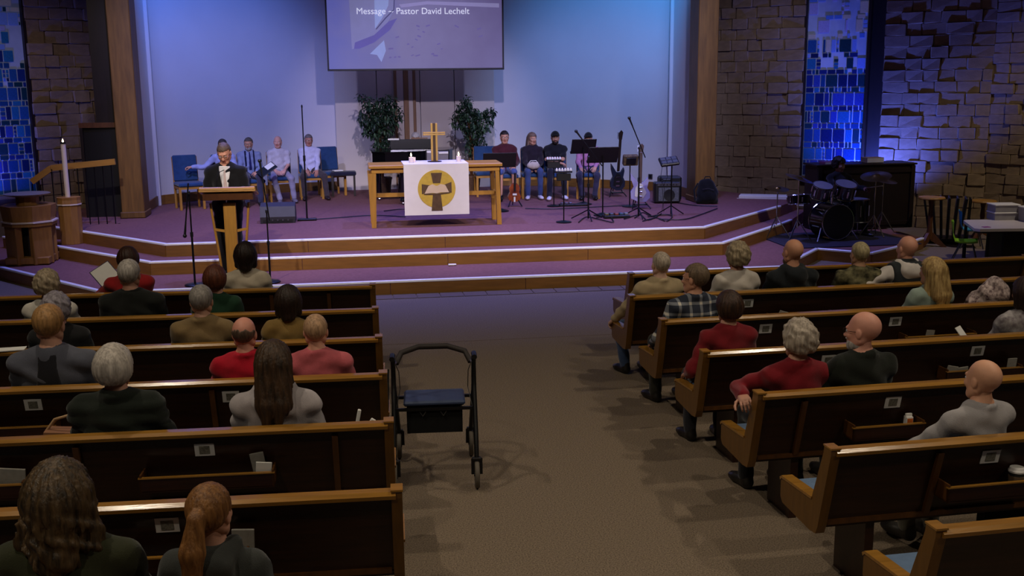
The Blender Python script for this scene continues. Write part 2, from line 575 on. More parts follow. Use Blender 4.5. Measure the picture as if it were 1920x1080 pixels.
# coloured windows: pale lattice with blue panes proud of it
lattice = mat('pale lattice', (176, 186, 206), 0.7, var=0.08, scale=5, emit=0.05, ecol=(90, 120, 200))  # faint blue glow stands in for light falling on the lattice
pane_cols = [(22, 40, 110), (18, 58, 120), (28, 70, 140), (12, 30, 84), (30, 90, 150), (14, 48, 70), (40, 60, 150)]
pane_m = [mat('blue glass %d' % i, c, 0.25, var=0.18, scale=9, emit=0.08, ecol=c, spec=0.6) for i, c in enumerate(pane_cols)]
pale_m = [mat('pale glass %d' % i, c, 0.3, var=0.1, scale=9, emit=0.05, ecol=c) for i, c in enumerate(((150, 150, 215), (178, 172, 170), (110, 140, 220), (80, 120, 215)))]
pane_mesh = [MB().box((0, 0, 0), (1, 1, 1), ch=0.04).mesh('pane', mm) for mm in pane_m + pale_m]


def glass_wall(name, label, a, b, seed, z0=0.86):
    rnd = random.Random(seed)
    a = Vector((*a, 0)); b = Vector((*b, 0)); d = b - a; L = d.length
    root = MB().box((L / 2, 0.12, (z0 + 7) / 2), (L, 0.1, 7 - z0)).build(name, lattice, None, loc=a, rotz=math.atan2(d.y, d.x))
    tag(root, label, 'window', kind='structure')
    for sx in (0.0, L):
        MB().box((sx, 0.06, (z0 + 7) / 2), (0.05, 0.16, 7 - z0)).build('window_frame', MT['dark_brown'], root)
    MB().box((L / 2, 0.04, z0 - 0.03), (L, 0.2, 0.06)).build('window_sill', MT['mortar'], root)
    MB().box((L / 2, 0.1, z0 / 2 - .03), (L, 0.12, z0 - .06)).build('window_base', MT['mortar'], root)
    z = z0 + 0.02; row = 0; n = 0
    while z < 4.6:
        big = row % 2 == 0
        h = rnd.uniform(0.17, 0.24) if big else rnd.uniform(0.075, 0.095)
        x = 0.03
        fade = max(0.0, min(1.0, (z - 2.65) / 0.8))
        while x < L - 0.05:
            wv = rnd.choice((0.05, 0.09, 0.13, 0.17, 0.22)) if big else rnd.choice((0.06, 0.10, 0.15))
            wv = min(wv, L - 0.03 - x)
            if wv < 0.03: break
            subs = [(z, h)]
            if big and wv < 0.1 and rnd.random() < 0.4:
                subs = [(z + h * k / 3, h / 3 - 0.012) for k in range(3)]
            for zz, hh in subs:
                r = rnd.random()
                if r < fade * 0.95:
                    if rnd.random() < 0.5: continue
                    pm = pane_mesh[len(pane_m) + rnd.randrange(4)]
                else:
                    pm = pane_mesh[rnd.randrange(len(pane_m))]
                o = link('pane', pm, root, (x + wv / 2, 0.066, zz + hh / 2))
                o.scale = (max(wv - 0.016, .02), 0.022, max(hh - 0.006, .02)); n += 1
            x += wv + 0.004
        z += h + 0.014; row += 1
    return root


glass_wall('window_1', 'tall blue mosaic glass window behind the drummer', onR(GR0), onR(GR1), 21)
glass_wall('window_2', 'tall blue mosaic glass window behind the baptismal font', onL(GL0 + 1.16), onL(GL0), 22)

# dark doorway left of the pillar
root = thing('door_1', 'black doorway beside the left timber pillar', 'door', kind='structure')
MB().box((-4.08, 18.60, 1.0), (0.56, 0.06, 2.0)).build('door_leaf', MT['black'], root)
MB().box((-4.38, 18.58, 1.0), (0.05, 0.1, 2.0)).build('door_jamb', MT['dark_brown'], root)
MB().box((-4.10, 18.58, 2.04), (0.62, 0.1, 0.08)).build('door_head', MT['walnut'], root)
MB().box((-3.98, 18.68, 4.5), (0.34, 0.1, 5.0)).build('pillar_shade_board', MT['dark_brown'], root)  # dark board standing in for the shaded side of the pillar
for sx, nm in ((-4.3, 'left'), (CX * 2 + 4.05, 'right')):
    pass

# ------------------------------------------------------------------ people: smooth blended volumes turned into meshes
def V(*a):
    return np.array(a, dtype=np.float32)


def nrm(v):
    return v / max(1e-9, float(np.linalg.norm(v)))


class Field:
    """signed distance of blended primitives sampled on a grid, meshed with surface nets"""

    def __init__(self, lo, hi, h):
        self.h = h
        self.o = np.array(lo, np.float32) - 2 * h
        n = np.ceil((np.array(hi) - np.array(lo)) / h).astype(int) + 5
        self.n = n
        self.F = np.full(n, 0.08, np.float32)
        self.ax = [self.o[i] + h * np.arange(n[i], dtype=np.float32) for i in range(3)]

    def block(self, lo, hi):
        s = []
        for i in range(3):
            a = max(0, int((lo[i] - self.o[i]) / self.h)); b = min(self.n[i], int((hi[i] - self.o[i]) / self.h) + 2)
            if a >= b: return None
            s.append(slice(a, b))
        X = self.ax[0][s[0]][:, None, None]; Y = self.ax[1][s[1]][None, :, None]; Z = self.ax[2][s[2]][None, None, :]
        return tuple(s), X, Y, Z

    def blend(self, s, d, k, sub=False):
        f = self.F[s]
        if sub:
            d = -d
            hh = np.maximum(k - np.abs(f - d), 0) / k
            self.F[s] = np.maximum(f, d) + hh * hh * k * 0.25
        else:
            hh = np.maximum(k - np.abs(f - d), 0) / k
            self.F[s] = np.minimum(f, d) - hh * hh * k * 0.25

    def cone(self, a, b, ra, rb, k=0.03, sub=False):
        a = np.asarray(a, np.float32); b = np.asarray(b, np.float32)
        r = max(ra, rb) + k + 2 * self.h
        q = self.block(np.minimum(a, b) - r, np.maximum(a, b) + r)
        if q is None: return
        s, X, Y, Z = q
        d = b - a; L2 = max(float(d @ d), 1e-9)
        px, py, pz = X - a[0], Y - a[1], Z - a[2]
        t = np.clip((px * d[0] + py * d[1] + pz * d[2]) / L2, 0, 1)
        dist = np.sqrt((px - t * d[0]) ** 2 + (py - t * d[1]) ** 2 + (pz - t * d[2]) ** 2) - (ra + (rb - ra) * t)
        self.blend(s, dist, k, sub)

    def ell(self, c, r, R=None, k=0.03, sub=False):
        """ellipsoid with axes given by the columns of R"""
        c = np.asarray(c, np.float32); m = max(r) + k + 2 * self.h
        q = self.block(c - m, c + m)
        if q is None: return
        s, X, Y, Z = q
        px, py, pz = X - c[0], Y - c[1], Z - c[2]
        if R is not None:
            u = px * R[0, 0] + py * R[1, 0] + pz * R[2, 0]
            v = px * R[0, 1] + py * R[1, 1] + pz * R[2, 1]
            w_ = px * R[0, 2] + py * R[1, 2] + pz * R[2, 2]
        else:
            u, v, w_ = px, py, pz
        k0 = np.sqrt((u / r[0]) ** 2 + (v / r[1]) ** 2 + (w_ / r[2]) ** 2)
        k1 = np.sqrt((u / r[0] ** 2) ** 2 + (v / r[1] ** 2) ** 2 + (w_ / r[2] ** 2) ** 2) + 1e-6
        self.blend(s, k0 * (k0 - 1) / k1, k, sub)

    def grid(self):
        return self.ax[0][:, None, None], self.ax[1][None, :, None], self.ax[2][None, None, :]

    def mesh(self):
        F = self.F; ins = F < 0
        nx, ny, nz = F.shape
        c = np.zeros((nx - 1, ny - 1, nz - 1), np.int8)
        for i in (0, 1):
            for j in (0, 1):
                for k in (0, 1):
                    c += ins[i:nx - 1 + i, j:ny - 1 + j, k:nz - 1 + k]
        mask = (c > 0) & (c < 8)
        ijk = np.argwhere(mask)
        if not len(ijk): return np.zeros((0, 3), np.float32), np.zeros((0, 4), int)
        idx = np.full(mask.shape, -1, np.int64); idx[mask] = np.arange(len(ijk))
        acc = np.zeros((len(ijk), 3), np.float32); cnt = np.zeros(len(ijk), np.float32)
        I, J, K = ijk.T
        cor = [(0, 0, 0), (1, 0, 0), (0, 1, 0), (1, 1, 0), (0, 0, 1), (1, 0, 1), (0, 1, 1), (1, 1, 1)]
        vals = [F[I + a, J + b, K + d] for a, b, d in cor]
        for p, q in ((0, 1), (2, 3), (4, 5), (6, 7), (0, 2), (1, 3), (4, 6), (5, 7), (0, 4), (1, 5), (2, 6), (3, 7)):
            va, vb = vals[p], vals[q]
            x = (va < 0) != (vb < 0)
            t = np.where(x, va / np.where(x, va - vb, 1), 0)
            pa = np.array(cor[p], np.float32); pb = np.array(cor[q], np.float32)
            acc += np.where(x[:, None], pa + t[:, None] * (pb - pa), 0)
            cnt += x
        verts = self.o + (ijk + acc / cnt[:, None]) * self.h
        faces = []
        for ax in range(3):
            sl0 = [slice(None)] * 3; sl1 = [slice(None)] * 3
            sl0[ax] = slice(0, -1); sl1[ax] = slice(1, None)
            a, b = ins[tuple(sl0)], ins[tuple(sl1)]
            e = np.argwhere(a != b)
            u, v = (ax + 1) % 3, (ax + 2) % 3
            ok = (e[:, u] > 0) & (e[:, v] > 0) & (e[:, u] < F.shape[u] - 1) & (e[:, v] < F.shape[v] - 1)
            e = e[ok]
            du = np.zeros(3, int); du[u] = 1; dv = np.zeros(3, int); dv[v] = 1
            g = lambda m: idx[m[:, 0], m[:, 1], m[:, 2]]
            q = np.stack([g(e - du - dv), g(e - dv), g(e), g(e - du)], 1)
            inside_first = a[e[:, 0], e[:, 1], e[:, 2]]
            q[~inside_first] = q[~inside_first][:, ::-1]
            faces.append(q)
        return verts.astype(np.float32), np.concatenate(faces)


def make_mesh(name, parts, mats):
    """parts: list of (verts, quads, material index)"""
    vs = []; fs = []; mi = []; n = 0
    for v, f, k in parts:
        vs.append(v); fs.append(f + n); n += len(v)
        mi.append(k if hasattr(k, '__len__') else np.full(len(f), k))
    v = np.concatenate(vs); f = np.concatenate(fs); mi = np.concatenate(mi)
    me = bpy.data.meshes.new(name)
    me.vertices.add(len(v)); me.vertices.foreach_set('co', v.astype(np.float32).ravel())
    me.loops.add(len(f) * 4); me.loops.foreach_set('vertex_index', f.astype(np.int32).ravel())
    me.polygons.add(len(f)); me.polygons.foreach_set('loop_start', (np.arange(len(f)) * 4).astype(np.int32))
    me.polygons.foreach_set('material_index', mi.astype(np.int32))
    me.polygons.foreach_set('use_smooth', np.ones(len(f), bool))
    for m in mats: me.materials.append(m)
    me.update(calc_edges=True)
    return me


def _head_template():
    f = Field((-.10, -.125, -.14), (.10, .14, .13), 0.006)
    f.ell((0, -.018, .028), (.076, .098, .088), k=.02)
    f.ell((0, .022, -.03), (.064, .074, .088), k=.03)
    f.ell((0, .050, -.098), (.036, .034, .024), k=.03)
    for s in (-1, 1):
        f.cone((s * .055, -.01, -.06), (s * .02, .06, -.10), .018, .02, k=.03)
        f.ell((s * .036, .068, -.03), (.024, .022, .02), k=.02)
        f.ell((s * .077, -.008, -.012), (.010, .020, .031), k=.008)
    f.cone((-.034, .083, .016), (.034, .083, .016), .011, .011, k=.015)
    for s in (-1, 1):
        f.ell((s * .031, .104, -.006), (.019, .018, .013), k=.012, sub=True)
    f.cone((0, .088, .0), (0, .112, -.038), .008, .013, k=.012)
    for s in (-1, 1):
        f.ell((s * .012, .102, -.042), (.009, .011, .008), k=.006)
    f.ell((0, .090, -.066), (.024, .014, .0075), k=.006)
    f.ell((0, .089, -.077), (.020, .013, .007), k=.006)
    v, q = f.mesh()
    c = v[q].mean(1)
    lip = (np.abs(c[:, 0]) < .024) & (c[:, 2] > -.084) & (c[:, 2] < -.059) & (c[:, 1] > .086)
    return v, q, lip.astype(int)


HEAD = _head_template()


def _hand_template(curl):
    """right hand: wrist at origin, fingers along +Y, palm towards -Z, thumb on -X side"""
    f = Field((-.075, -.03, -.12), (.06, .205, .05), 0.0052)
    f.cone((-.018, .0, 0), (-.022, .085, 0), .020, .017, k=.02)
    f.cone((.018, .0, 0), (.026, .080, 0), .019, .015, k=.02)
    f.cone((0, .0, 0), (0, .085, 0), .019, .016, k=.02)
    for x, y, l, r, sp in ((-.031, .088, .078, .0092, -.05), (-.010, .094, .088, .0096, -.01), (.011, .091, .081, .0092, .03), (.031, .080, .062, .0080, .08)):
        p = V(x, y, 0); a = 0.12 + curl * .35
        for j, (fr, rr) in enumerate(((.45, 1.0), (.31, .92), (.24, .84))):
            dirv = V(sp * math.cos(a), math.cos(a), -math.sin(a))
            q = p + dirv * (l * fr)
            f.cone(p, q, r * rr, r * rr * .93, k=.004)
            p = q; a += curl * (.75 if j == 0 else .6)
    p = V(-.026, .022, -.004)
    for dirv, l, r in ((V(-.72, .66, -.2), .042, .0125), (V(-.45, .86, -.28 - curl * .25), .034, .0108), (V(-.1, .93, -.3 - curl * .3), .028, .0096)):
        q = p + nrm(dirv) * l
        f.cone(p, q, r, r * .93, k=.007); p = q
    return f.mesh()


HANDS = {'flat': _hand_template(0.25), 'curl': _hand_template(1.15)}


def _shoe():
    f = Field((-.06, -.10, -.01), (.06, .22, .13), 0.009)
    f.cone((0, -.04, .045), (0, .10, .038), .042, .042, k=.02)
    f.ell((0, .12, .035), (.046, .08, .034), k=.02)
    f.cone((0, -.035, .05), (0, -.03, .10), .042, .044, k=.02)
    X, Y, Z = f.grid()
    f.F = np.maximum(f.F, .002 - Z + 0 * X + 0 * Y)
    return f.mesh()


SHOE = _shoe()
_shoe_cache = {}


def shoe_mesh(rgb):
    if rgb not in _shoe_cache:
        _shoe_cache[rgb] = make_mesh('shoe', [(SHOE[0], SHOE[1], 0)], [mat('shoe_%d_%d_%d' % rgb, rgb, 0.45, var=0.1)])
    return _shoe_cache[rgb]


def rotm(yaw=0, pitch=0, roll=0):
    return np.array((Matrix.Rotation(yaw, 3, 'Z') @ Matrix.Rotation(pitch, 3, 'X') @ Matrix.Rotation(roll, 3, 'Y')), np.float32)


def hair_mesh(kind, seed=0):
    """hair volumes in head space (face towards +Y)"""
    lo, hi = (-.13, -.17, -.13), (.13, .12, .16)
    if kind in ('long', 'longwavy'): lo = (-.15, -.23, -.36)
    if kind == 'pony': lo = (-.14, -.24, -.40)
    if kind == 'bushy': lo, hi = (-.19, -.22, -.27), (.19, .13, .18)
    if kind == 'bob': lo = (-.14, -.17, -.16)
    f = Field(lo, hi, 0.0068)
    X, Y, Z = f.grid()
    th = {'short': .010, 'fringe': .006, 'crew': .006, 'thick': .020, 'curly': .026, 'bob': .024, 'long': .018, 'longwavy': .022,
          'pony': .010, 'bushy': .026, 'cap': .012, 'beanie': .018}[kind]
    f.ell((0, -.018, .030), (.076 + th, .098 + th, .088 + th), k=.01)
    if kind in ('curly', 'thick', 'bob'):
        f.ell((0, -.045, .0), (.080 + th, .070 + th, .075 + th), k=.03)
    if kind == 'bob':
        for s in (-1, 1): f.cone((s * .07, -.02, .0), (s * .075, -.02, -.09), .03, .03, k=.03)
        f.cone((0, -.07, -.0), (0, -.07, -.10), .065, .06, k=.03)
    if kind in ('long', 'longwavy'):
        for s in (-1, 1):
            f.cone((s * .06, -.03, .0), (s * .085, -.03, -.20), .035, .032, k=.03)
            f.cone((s * .085, -.03, -.20), (s * .08, -.05, -.30), .030, .018, k=.02)
        f.cone((-.03, -.075, .0), (-.04, -.120, -.20), .065, .062, k=.03); f.cone((.03, -.075, .0), (.045, -.120, -.20), .065, .060, k=.03)
        f.cone((-.03, -.13, -.20), (-.04, -.155, -.31), .05, .022, k=.02)
        f.cone((.04, -.13, -.20), (.03, -.155, -.29), .05, .02, k=.02)
    if kind == 'pony':
        f.ell((0, -.125, .03), (.03, .035, .03), k=.01)
        f.cone((0, -.14, .02), (-.01, -.165, -.10), .034, .048, k=.02)
        f.cone((-.01, -.165, -.10), (-.03, -.15, -.34), .048, .030, k=.02)
    if kind == 'bushy':
        for s in (-1, 1):
            f.cone((s * .075, -.03, .02), (s * .095, -.03, -.15), .038, .050, k=.04)
        f.cone((0, -.08, 0), (0, -.09, -.17), .085, .075, k=.04)
    # cut away the face, the nape and, for fringes, the crown
    if kind == 'fringe':
        cut = np.maximum(np.maximum(Y - .015, -.062 - Z), Z - .022 - 0.30 * np.maximum(-Y - .03, 0) + .006 * np.sin(X * 90 + Y * 50) + .004 * np.sin(X * 170 - Y * 120))
    elif kind in ('cap', 'beanie'):
        cut = .022 - Z + 0 * X + (Y * -0.15) + 0 * Y
    else:
        low = {'short': -.060, 'crew': -.055, 'thick': -.075, 'curly': -.075, 'bob': -.135, 'long': -1, 'longwavy': -1, 'pony': -1, 'bushy': -1}[kind]
        yb = .015 if kind in ('short', 'crew') else .04
        side = np.maximum(Y - yb, low - Z)
        cut = np.minimum(side, .060 - Z - 0.10 * np.maximum(Y, 0)) + 0 * X
        if kind in ('short', 'crew', 'thick'):      # clear the ears
            ear = .030 - np.sqrt((Y + .002) ** 2 + ((Z + .016) * .8) ** 2)
            cut = np.maximum(cut, np.where(np.abs(X) > .05, ear, -1))
    f.F = np.maximum(f.F, cut.astype(np.float32))
    if kind not in ('cap', 'beanie'):
        ang = np.arctan2(X, -(Y + .02))
        amp = {'bushy': .006, 'curly': .0040, 'longwavy': .0045}.get(kind, .0028)
        wob = np.sin(ang * 23 + Z * 25 + seed) * amp * .6 + np.sin(ang * 41 - Z * 18 + seed * 2) * amp * .4
        if kind in ('bushy', 'curly'):
            Xw, Yw, Zw = X + .012 * np.sin(Z * 61 + Y * 40), Y + .012 * np.sin(X * 57 + Z * 33), Z + .010 * np.sin(X * 49 - Y * 52)
            wgt = 1.0 if kind == 'curly' else np.clip((.03 - Z) / .08, 0, 1)
            wob = wob + (np.sin(Xw * 95 + seed) * np.sin(Yw * 88) + np.sin(Zw * 90 + Xw * 60 + seed) * .8) * amp * 1.1 * wgt
        f.F = f.F + wob.astype(np.float32)
    if kind == 'cap':
        f.ell((0, .115, .040), (.062, .055, .009), k=.01)
    if kind not in ('fringe', 'cap', 'beanie'):
        pass
    for s in (-1, 1):
        f.cone((s * .017, .096, .014), (s * .046, .084, .017), .0045, .0040, k=.002)
    return f.mesh()


_hair_cache = {}


def ik(a, b, l1, l2, pole):
    d = b - a; L = float(np.linalg.norm(d)); L = min(L, (l1 + l2) * .995); u = nrm(d)
    x = (l1 * l1 - l2 * l2 + L * L) / (2 * L); hgt = math.sqrt(max(l1 * l1 - x * x, 1e-6))
    p = pole - u * float(pole @ u)
    return a + u * x + nrm(p) * hgt, a + u * L


NPEOPLE = 0
HEADPOS = {}


def head_to(root, px, py):
    """slide a person sideways so the head sits where it was seen"""
    h = HEADPOS[root.name]
    root.location.x += at_y(px, py, h.y).x - h.x
    return root


def person(label, loc, rotz, sc=1.0, pose='sit', lean=0.12, twist=0.0, side=0.0, width=1.0, belly=0.0, head=(0, 0, 0), headsc=1.0,
           handL=None, handR=None, poleL=None, poleR=None, knees=None, feet=None, hands=('flat', 'flat'),
           hair='short', hairc=(60, 44, 34), hairc2=None, skinc=(190, 140, 118), top=(60, 60, 66), topm=None, sleeve='long', bottoms=(40, 40, 48),
           shoes=(24, 20, 18), shorts=False, extras=(), group=None, extra=None, seat=0.45, topname='shirt'):
    """person facing local +Y; origin on the floor below the pelvis"""
    global NPEOPLE
    NPEOPLE += 1
    ex = dict(extra or {}); ex.update({e: True for e in extras})
    seed = NPEOPLE * 1.7
    root = thing('person', label, 'person', loc, rotz, group)
    root.scale = (sc, sc, sc)
    seat = seat / sc
    if pose == 'sit':
        P = V(0, 0, seat + .085)
    else:
        P = V(0, 0, .93)
    Rt = rotm(twist, lean, side)            # torso frame: columns right, forward, up
    rgt, fwd, up = Rt[:, 0], Rt[:, 1], Rt[:, 2]
    sl = .47 if pose == 'sit' else .50
    waist, chest, neck = P + up * .15, P + up * .31, P + up * sl
    shL, shR = neck - up * .080 - rgt * (.165 * width), neck - up * .080 + rgt * (.165 * width)
    Rh = rotm(head[0], head[1], head[2])
    hup = nrm(up * .5 + V(0, 0, 1) * .5)
    hc = neck + hup * .155 + V(0, .025, 0)
    hs = 1.04 * headsc
    # arms
    wl = V(-.13, .30, seat + .20) if handL is None else np.array(handL, np.float32)
    wr = V(.13, .30, seat + .20) if handR is None else np.array(handR, np.float32)
    eL, wl = ik(shL, wl, .285, .25, V(-.6, -.5, -.7) if poleL is None else np.array(poleL, np.float32))
    eR, wr = ik(shR, wr, .285, .25, V(.6, -.5, -.7) if poleR is None else np.array(poleR, np.float32))
    # legs
    hipL, hipR = P + V(-.088, .02, -.02), P + V(.088, .02, -.02)
    if pose == 'sit':
        kz = seat + .055
        kL, kR = (V(-.13, .46, kz), V(.13, .46, kz)) if knees is None else (np.array(knees[0], np.float32), np.array(knees[1], np.float32))
        aL, aR = (V(-.13, .44, .085), V(.13, .44, .085)) if feet is None else (np.array(feet[0], np.float32), np.array(feet[1], np.float32))
    else:
        kL, kR = V(-.095, .03, .50), V(.095, .03, .50)
        aL, aR = V(-.10, -.01, .085), V(.10, -.01, .085)
    wd = width

    def torso(f, g, k=.05):
        f.ell(P, (.155 * wd + g, .115 + g, .105 + g), Rt, k)
        f.ell(waist + fwd * (.03 * belly), (.140 * wd + g + .02 * belly, .105 + g + .045 * belly, .15 + g), Rt, k)
        f.ell(chest, (.160 * wd + g, .112 + g, .17 + g), Rt, k)
        f.cone(shL - up * .01, shR - up * .01, .052 + g, .052 + g, k)
        f.cone(neck - up * .015, shL, .052 + g * .6, .046 + g, k)
        f.cone(neck - up * .015, shR, .052 + g * .6, .046 + g, k)

    # --- body (one continuous skin surface, hands and face included)
    pts = np.array([P, neck, hc, shL, shR, eL, eR, wl, wr, hipL, hipR, kL, kR, aL, aR])
    f = Field(pts.min(0) - .16, pts.max(0) + .16, .017)
    torso(f, -.004)
    f.cone(neck - up * .04, hc - hup * .02, .056 * wd ** .5, .053, .04)
    for s_, e_, w_ in ((shL, eL, wl), (shR, eR, wr)):
        f.cone(s_, e_, .047, .038, .03); f.cone(e_, w_, .038, .024, .02)
    for h_, k_, a_ in ((hipL, kL, aL), (hipR, kR, aR)):
        f.cone(h_, k_, .078, .054, .03); f.cone(k_, a_, .052, .036, .02)
    v, q = f.mesh()
    parts = [(v, q, 0)]
    hv = (HEAD[0] * hs) @ Rh.T + hc
    parts.append((hv, HEAD[1], HEAD[2]))
    for sgn, e_, w_, hk in ((-1, eL, wl, hands[0]), (1, eR, wr, hands[1])):
        tv, tq = HANDS[hk]
        yv = nrm(w_ - e_)
        palm = V(0, 0, -1) if abs(yv[2]) < .85 else V(-sgn * .7, .3, 0)
        if pose == 'sit' and abs(yv[2]) < .85: palm = nrm(V(-sgn * .25, 0, -1))
        zv = nrm(-palm + yv * float(palm @ yv)); xv = np.cross(yv, zv)
        t = tv.copy(); tt = tq
        if sgn < 0:
            t[:, 0] *= -1; tt = tq[:, ::-1]
        parts.append((t @ np.stack([xv, yv, zv]) + (w_ - yv * .01), tt, 0))
    sk = skin(skinc)
    lip = mat('lips_%d_%d_%d' % skinc, tuple(int(c * k) for c, k in zip(skinc, (.86, .68, .66))), 0.5, var=0.05)
    body = link('body', make_mesh('body', parts, [sk, lip]), root)
    # --- eyes
    em = MB()
    for s in (-1, 1):
        em.cur = 0; c = Rh @ (V(s * .031, .082, -.005) * hs) + hc; em.ball(c, .0125, 8, 6)
        em.cur = 1; c = Rh @ (V(s * .031, .0915, -.005) * hs) + hc; em.ball(c, .0048, 6, 4)
    em.build('eyes', [mat('eye white', (214, 208, 202), 0.3, var=.02), mat('iris', (40, 30, 26), 0.2, var=.05)], root, smooth=True)
    # --- top garment
    pts = np.array([P, neck, shL, shR, eL, eR] + ([wl, wr] if sleeve == 'long' else []))
    f = Field(pts.min(0) - .20, pts.max(0) + .14, .0135)
    g = .020 if ex.get('puffy') else (.017 if ex.get('jacket') else .012)
    torso(f, g)
    for s_, e_, w_ in ((shL, eL, wl), (shR, eR, wr)):
        if sleeve == 'none':
            f.cone(s_, s_ + (e_ - s_) * .1, .055 + g, .055 + g, .03)
        elif sleeve == 'short':
            f.cone(s_, s_ + (e_ - s_) * .78, .049 + g, .046 + g * 1.3, .03)
        else:
            f.cone(s_, e_, .049 + g, .043 + g, .03); f.cone(e_, w_ + (e_ - w_) * .10, .042 + g, .031 + g, .02)
    if pose == 'stand' and ex.get('jacket'):
        f.cone(P + V(-.07, 0, -.02), P + V(-.08, 0, -.17), .115, .10, .05); f.cone(P + V(.07, 0, -.02), P + V(.08, 0, -.17), .115, .10, .05)
    if ex.get('hood'):
        for s in (-1, 1): f.cone(neck + rgt * (.085 * s) + up * .02, neck - fwd * .085 - up * .02 + rgt * (.05 * s), .034, .045, .03)
        f.ell(neck - fwd * .105 - up * .055, (.105, .05, .085), Rt, .03)
    if ex.get('collar') or ex.get('jacket') or ex.get('hood'):
        n = 9
        for i in range(n):
            a0 = -PI * .82 + 2 * PI * .82 * i / n; a1 = -PI * .82 + 2 * PI * .82 * (i + 1) / n
            r_ = .070 if not ex.get('hood') else .082
            p0 = neck + up * .022 - fwd * (math.cos(a0) * r_) + rgt * (math.sin(a0) * r_) - up * (.03 * abs(a0) / PI)
            p1 = neck + up * .022 - fwd * (math.cos(a1) * r_) + rgt * (math.sin(a1) * r_) - up * (.03 * abs(a1) / PI)
            f.cone(p0, p1, .017, .017, .015)
    X, Y, Z = f.grid()
    wr1 = np.sin(X * 31 + Z * 17 + seed + 2 * np.sin(Z * 23 + Y * 9)) * .0048 + np.sin(Z * 47 + X * 13 - Y * 21 + seed * 2) * .0042
    if ex.get('puffy'):
        wr1 = wr1 + (np.abs(np.sin(Z * 42 + seed)) - .6) * -.011
    f.F = f.F + wr1.astype(np.float32)
    # neck opening
    f.ell(neck + up * .045 + fwd * .02, (.058, .066, .045), Rt, .01, sub=True)
    if sleeve != 'none' or True:
        # flat hem
        if not (pose == 'stand' and ex.get('jacket')):
            f.F = np.maximum(f.F, (P[2] - .085 - Z + 0 * X + 0 * Y).astype(np.float32)) if pose == 'sit' else f.F
    v, q = f.mesh()
    tm = topm or cloth(top)
    shirt = link(topname, make_mesh(topname, [(v, q, 0)], [tm]), root)

    def panel(name, mt, region, g2):
        pf = Field(np.minimum(P, neck) - V(.24, .26, .12), np.maximum(P, neck) + V(.24, .26, .06), .011)
        torso(pf, g2)
        Xp, Yp, Zp = pf.grid()
        u = (Xp - P[0]) * rgt[0] + (Yp - P[1]) * rgt[1] + (Zp - P[2]) * rgt[2]
        vv = (Xp - P[0]) * fwd[0] + (Yp - P[1]) * fwd[1] + (Zp - P[2]) * fwd[2]
        ww = (Xp - P[0]) * up[0] + (Yp - P[1]) * up[1] + (Zp - P[2]) * up[2]
        pf.F = np.maximum(pf.F, region(u, vv, ww).astype(np.float32))
        a, b = pf.mesh()
        if len(a):
            return link(name, make_mesh(name, [(a, b, 0)], [mt]), shirt)
    if ex.get('shirtfront'):
        panel('shirt_front', cloth(ex['shirtfront'] if ex['shirtfront'] is not True else (220, 216, 214)),
              lambda u, v_, w_: np.maximum(np.abs(u) - .008 - .062 * np.clip((w_ - .05) / .40, 0, 1), np.maximum(np.maximum(-v_, .04 - w_), w_ - .50)), g + .006)
    if ex.get('tie'):
        panel('tie', cloth(ex['tie']), lambda u, v_, w_: np.maximum(np.abs(u) - .030 + .018 * np.clip((w_ - .1) / .35, 0, 1), np.maximum(-v_, np.maximum(.08 - w_, w_ - .455))), g + .012)
    if ex.get('suspenders'):
        panel('suspenders', cloth((24, 28, 60)), lambda u, v_, w_: np.maximum(np.abs(np.abs(u) - .085) - .018, .0 - w_ + 0 * v_), g + .007)
    if ex.get('vest'):
        panel('vest', cloth(ex['vest']), lambda u, v_, w_: np.maximum(np.maximum(np.abs(u) - .150 * wd, .02 - w_), np.where(v_ > .02, .06 - np.abs(u), -1)), g + .022)
    if ex.get('stripe'):
        panel('back_panel', cloth(ex['stripe']), lambda u, v_, w_: np.maximum(np.abs(u) - .055 - .05 * np.clip((.40 - w_) / .3, 0, 1), np.maximum(v_, w_ - .47)), g + .007)
    # --- trousers
    pts = np.array([P, hipL, hipR, kL, kR, aL, aR])
    f = Field(pts.min(0) - .18, pts.max(0) + .14, .0165)
    f.ell(P, (.158 * wd + .010, .122, .112), Rt, .05)
    if belly: f.ell(waist * .4 + P * .6, (.15 * wd, .12, .1), Rt, .05)
    for h_, k_, a_ in ((hipL, kL, aL), (hipR, kR, aR)):
        f.cone(h_, k_, .088, .068, .03)
        if not shorts: f.cone(k_, a_ + V(0, 0, .015), .064, .054, .02)
    X, Y, Z = f.grid()
    f.F = f.F + (np.sin(Z * 33 + Y * 21 + seed) * .003 + np.sin(X * 40 + Y * 37) * .002).astype(np.float32)
    v, q = f.mesh()
    link('shorts' if shorts else 'trousers', make_mesh('trousers', [(v, q, 0)], [cloth(bottoms)]), root)
    # --- shoes
    for k_, a_, s in ((kL, aL, -1), (kR, aR, 1)):
        o = link('shoe', shoe_mesh(shoes), root, (float(a_[0]), float(a_[1]) + .02, float(a_[2]) - .083))
        o.rotation_euler = (0, 0, -s * .15)
    # --- hair and head wear
    Mh = Matrix.Translation(Vector(hc)) @ Matrix([list(map(float, r)) for r in Rh]).to_4x4() @ Matrix.Scale(hs, 4)
    if hair != 'bald':
        key = (hair, hairc)
        if key not in _hair_cache:
            a, b = hair_mesh(hair, len(_hair_cache) * .9)
            _hair_cache[key] = make_mesh('hair', [(a, b, 0)], [hairm(hairc, hairc2) if hair not in ('cap', 'beanie') else cloth(hairc)])
        o = link({'cap': 'cap', 'beanie': 'beanie'}.get(hair, 'hair'), _hair_cache[key], root)
        o.matrix_local = Mh
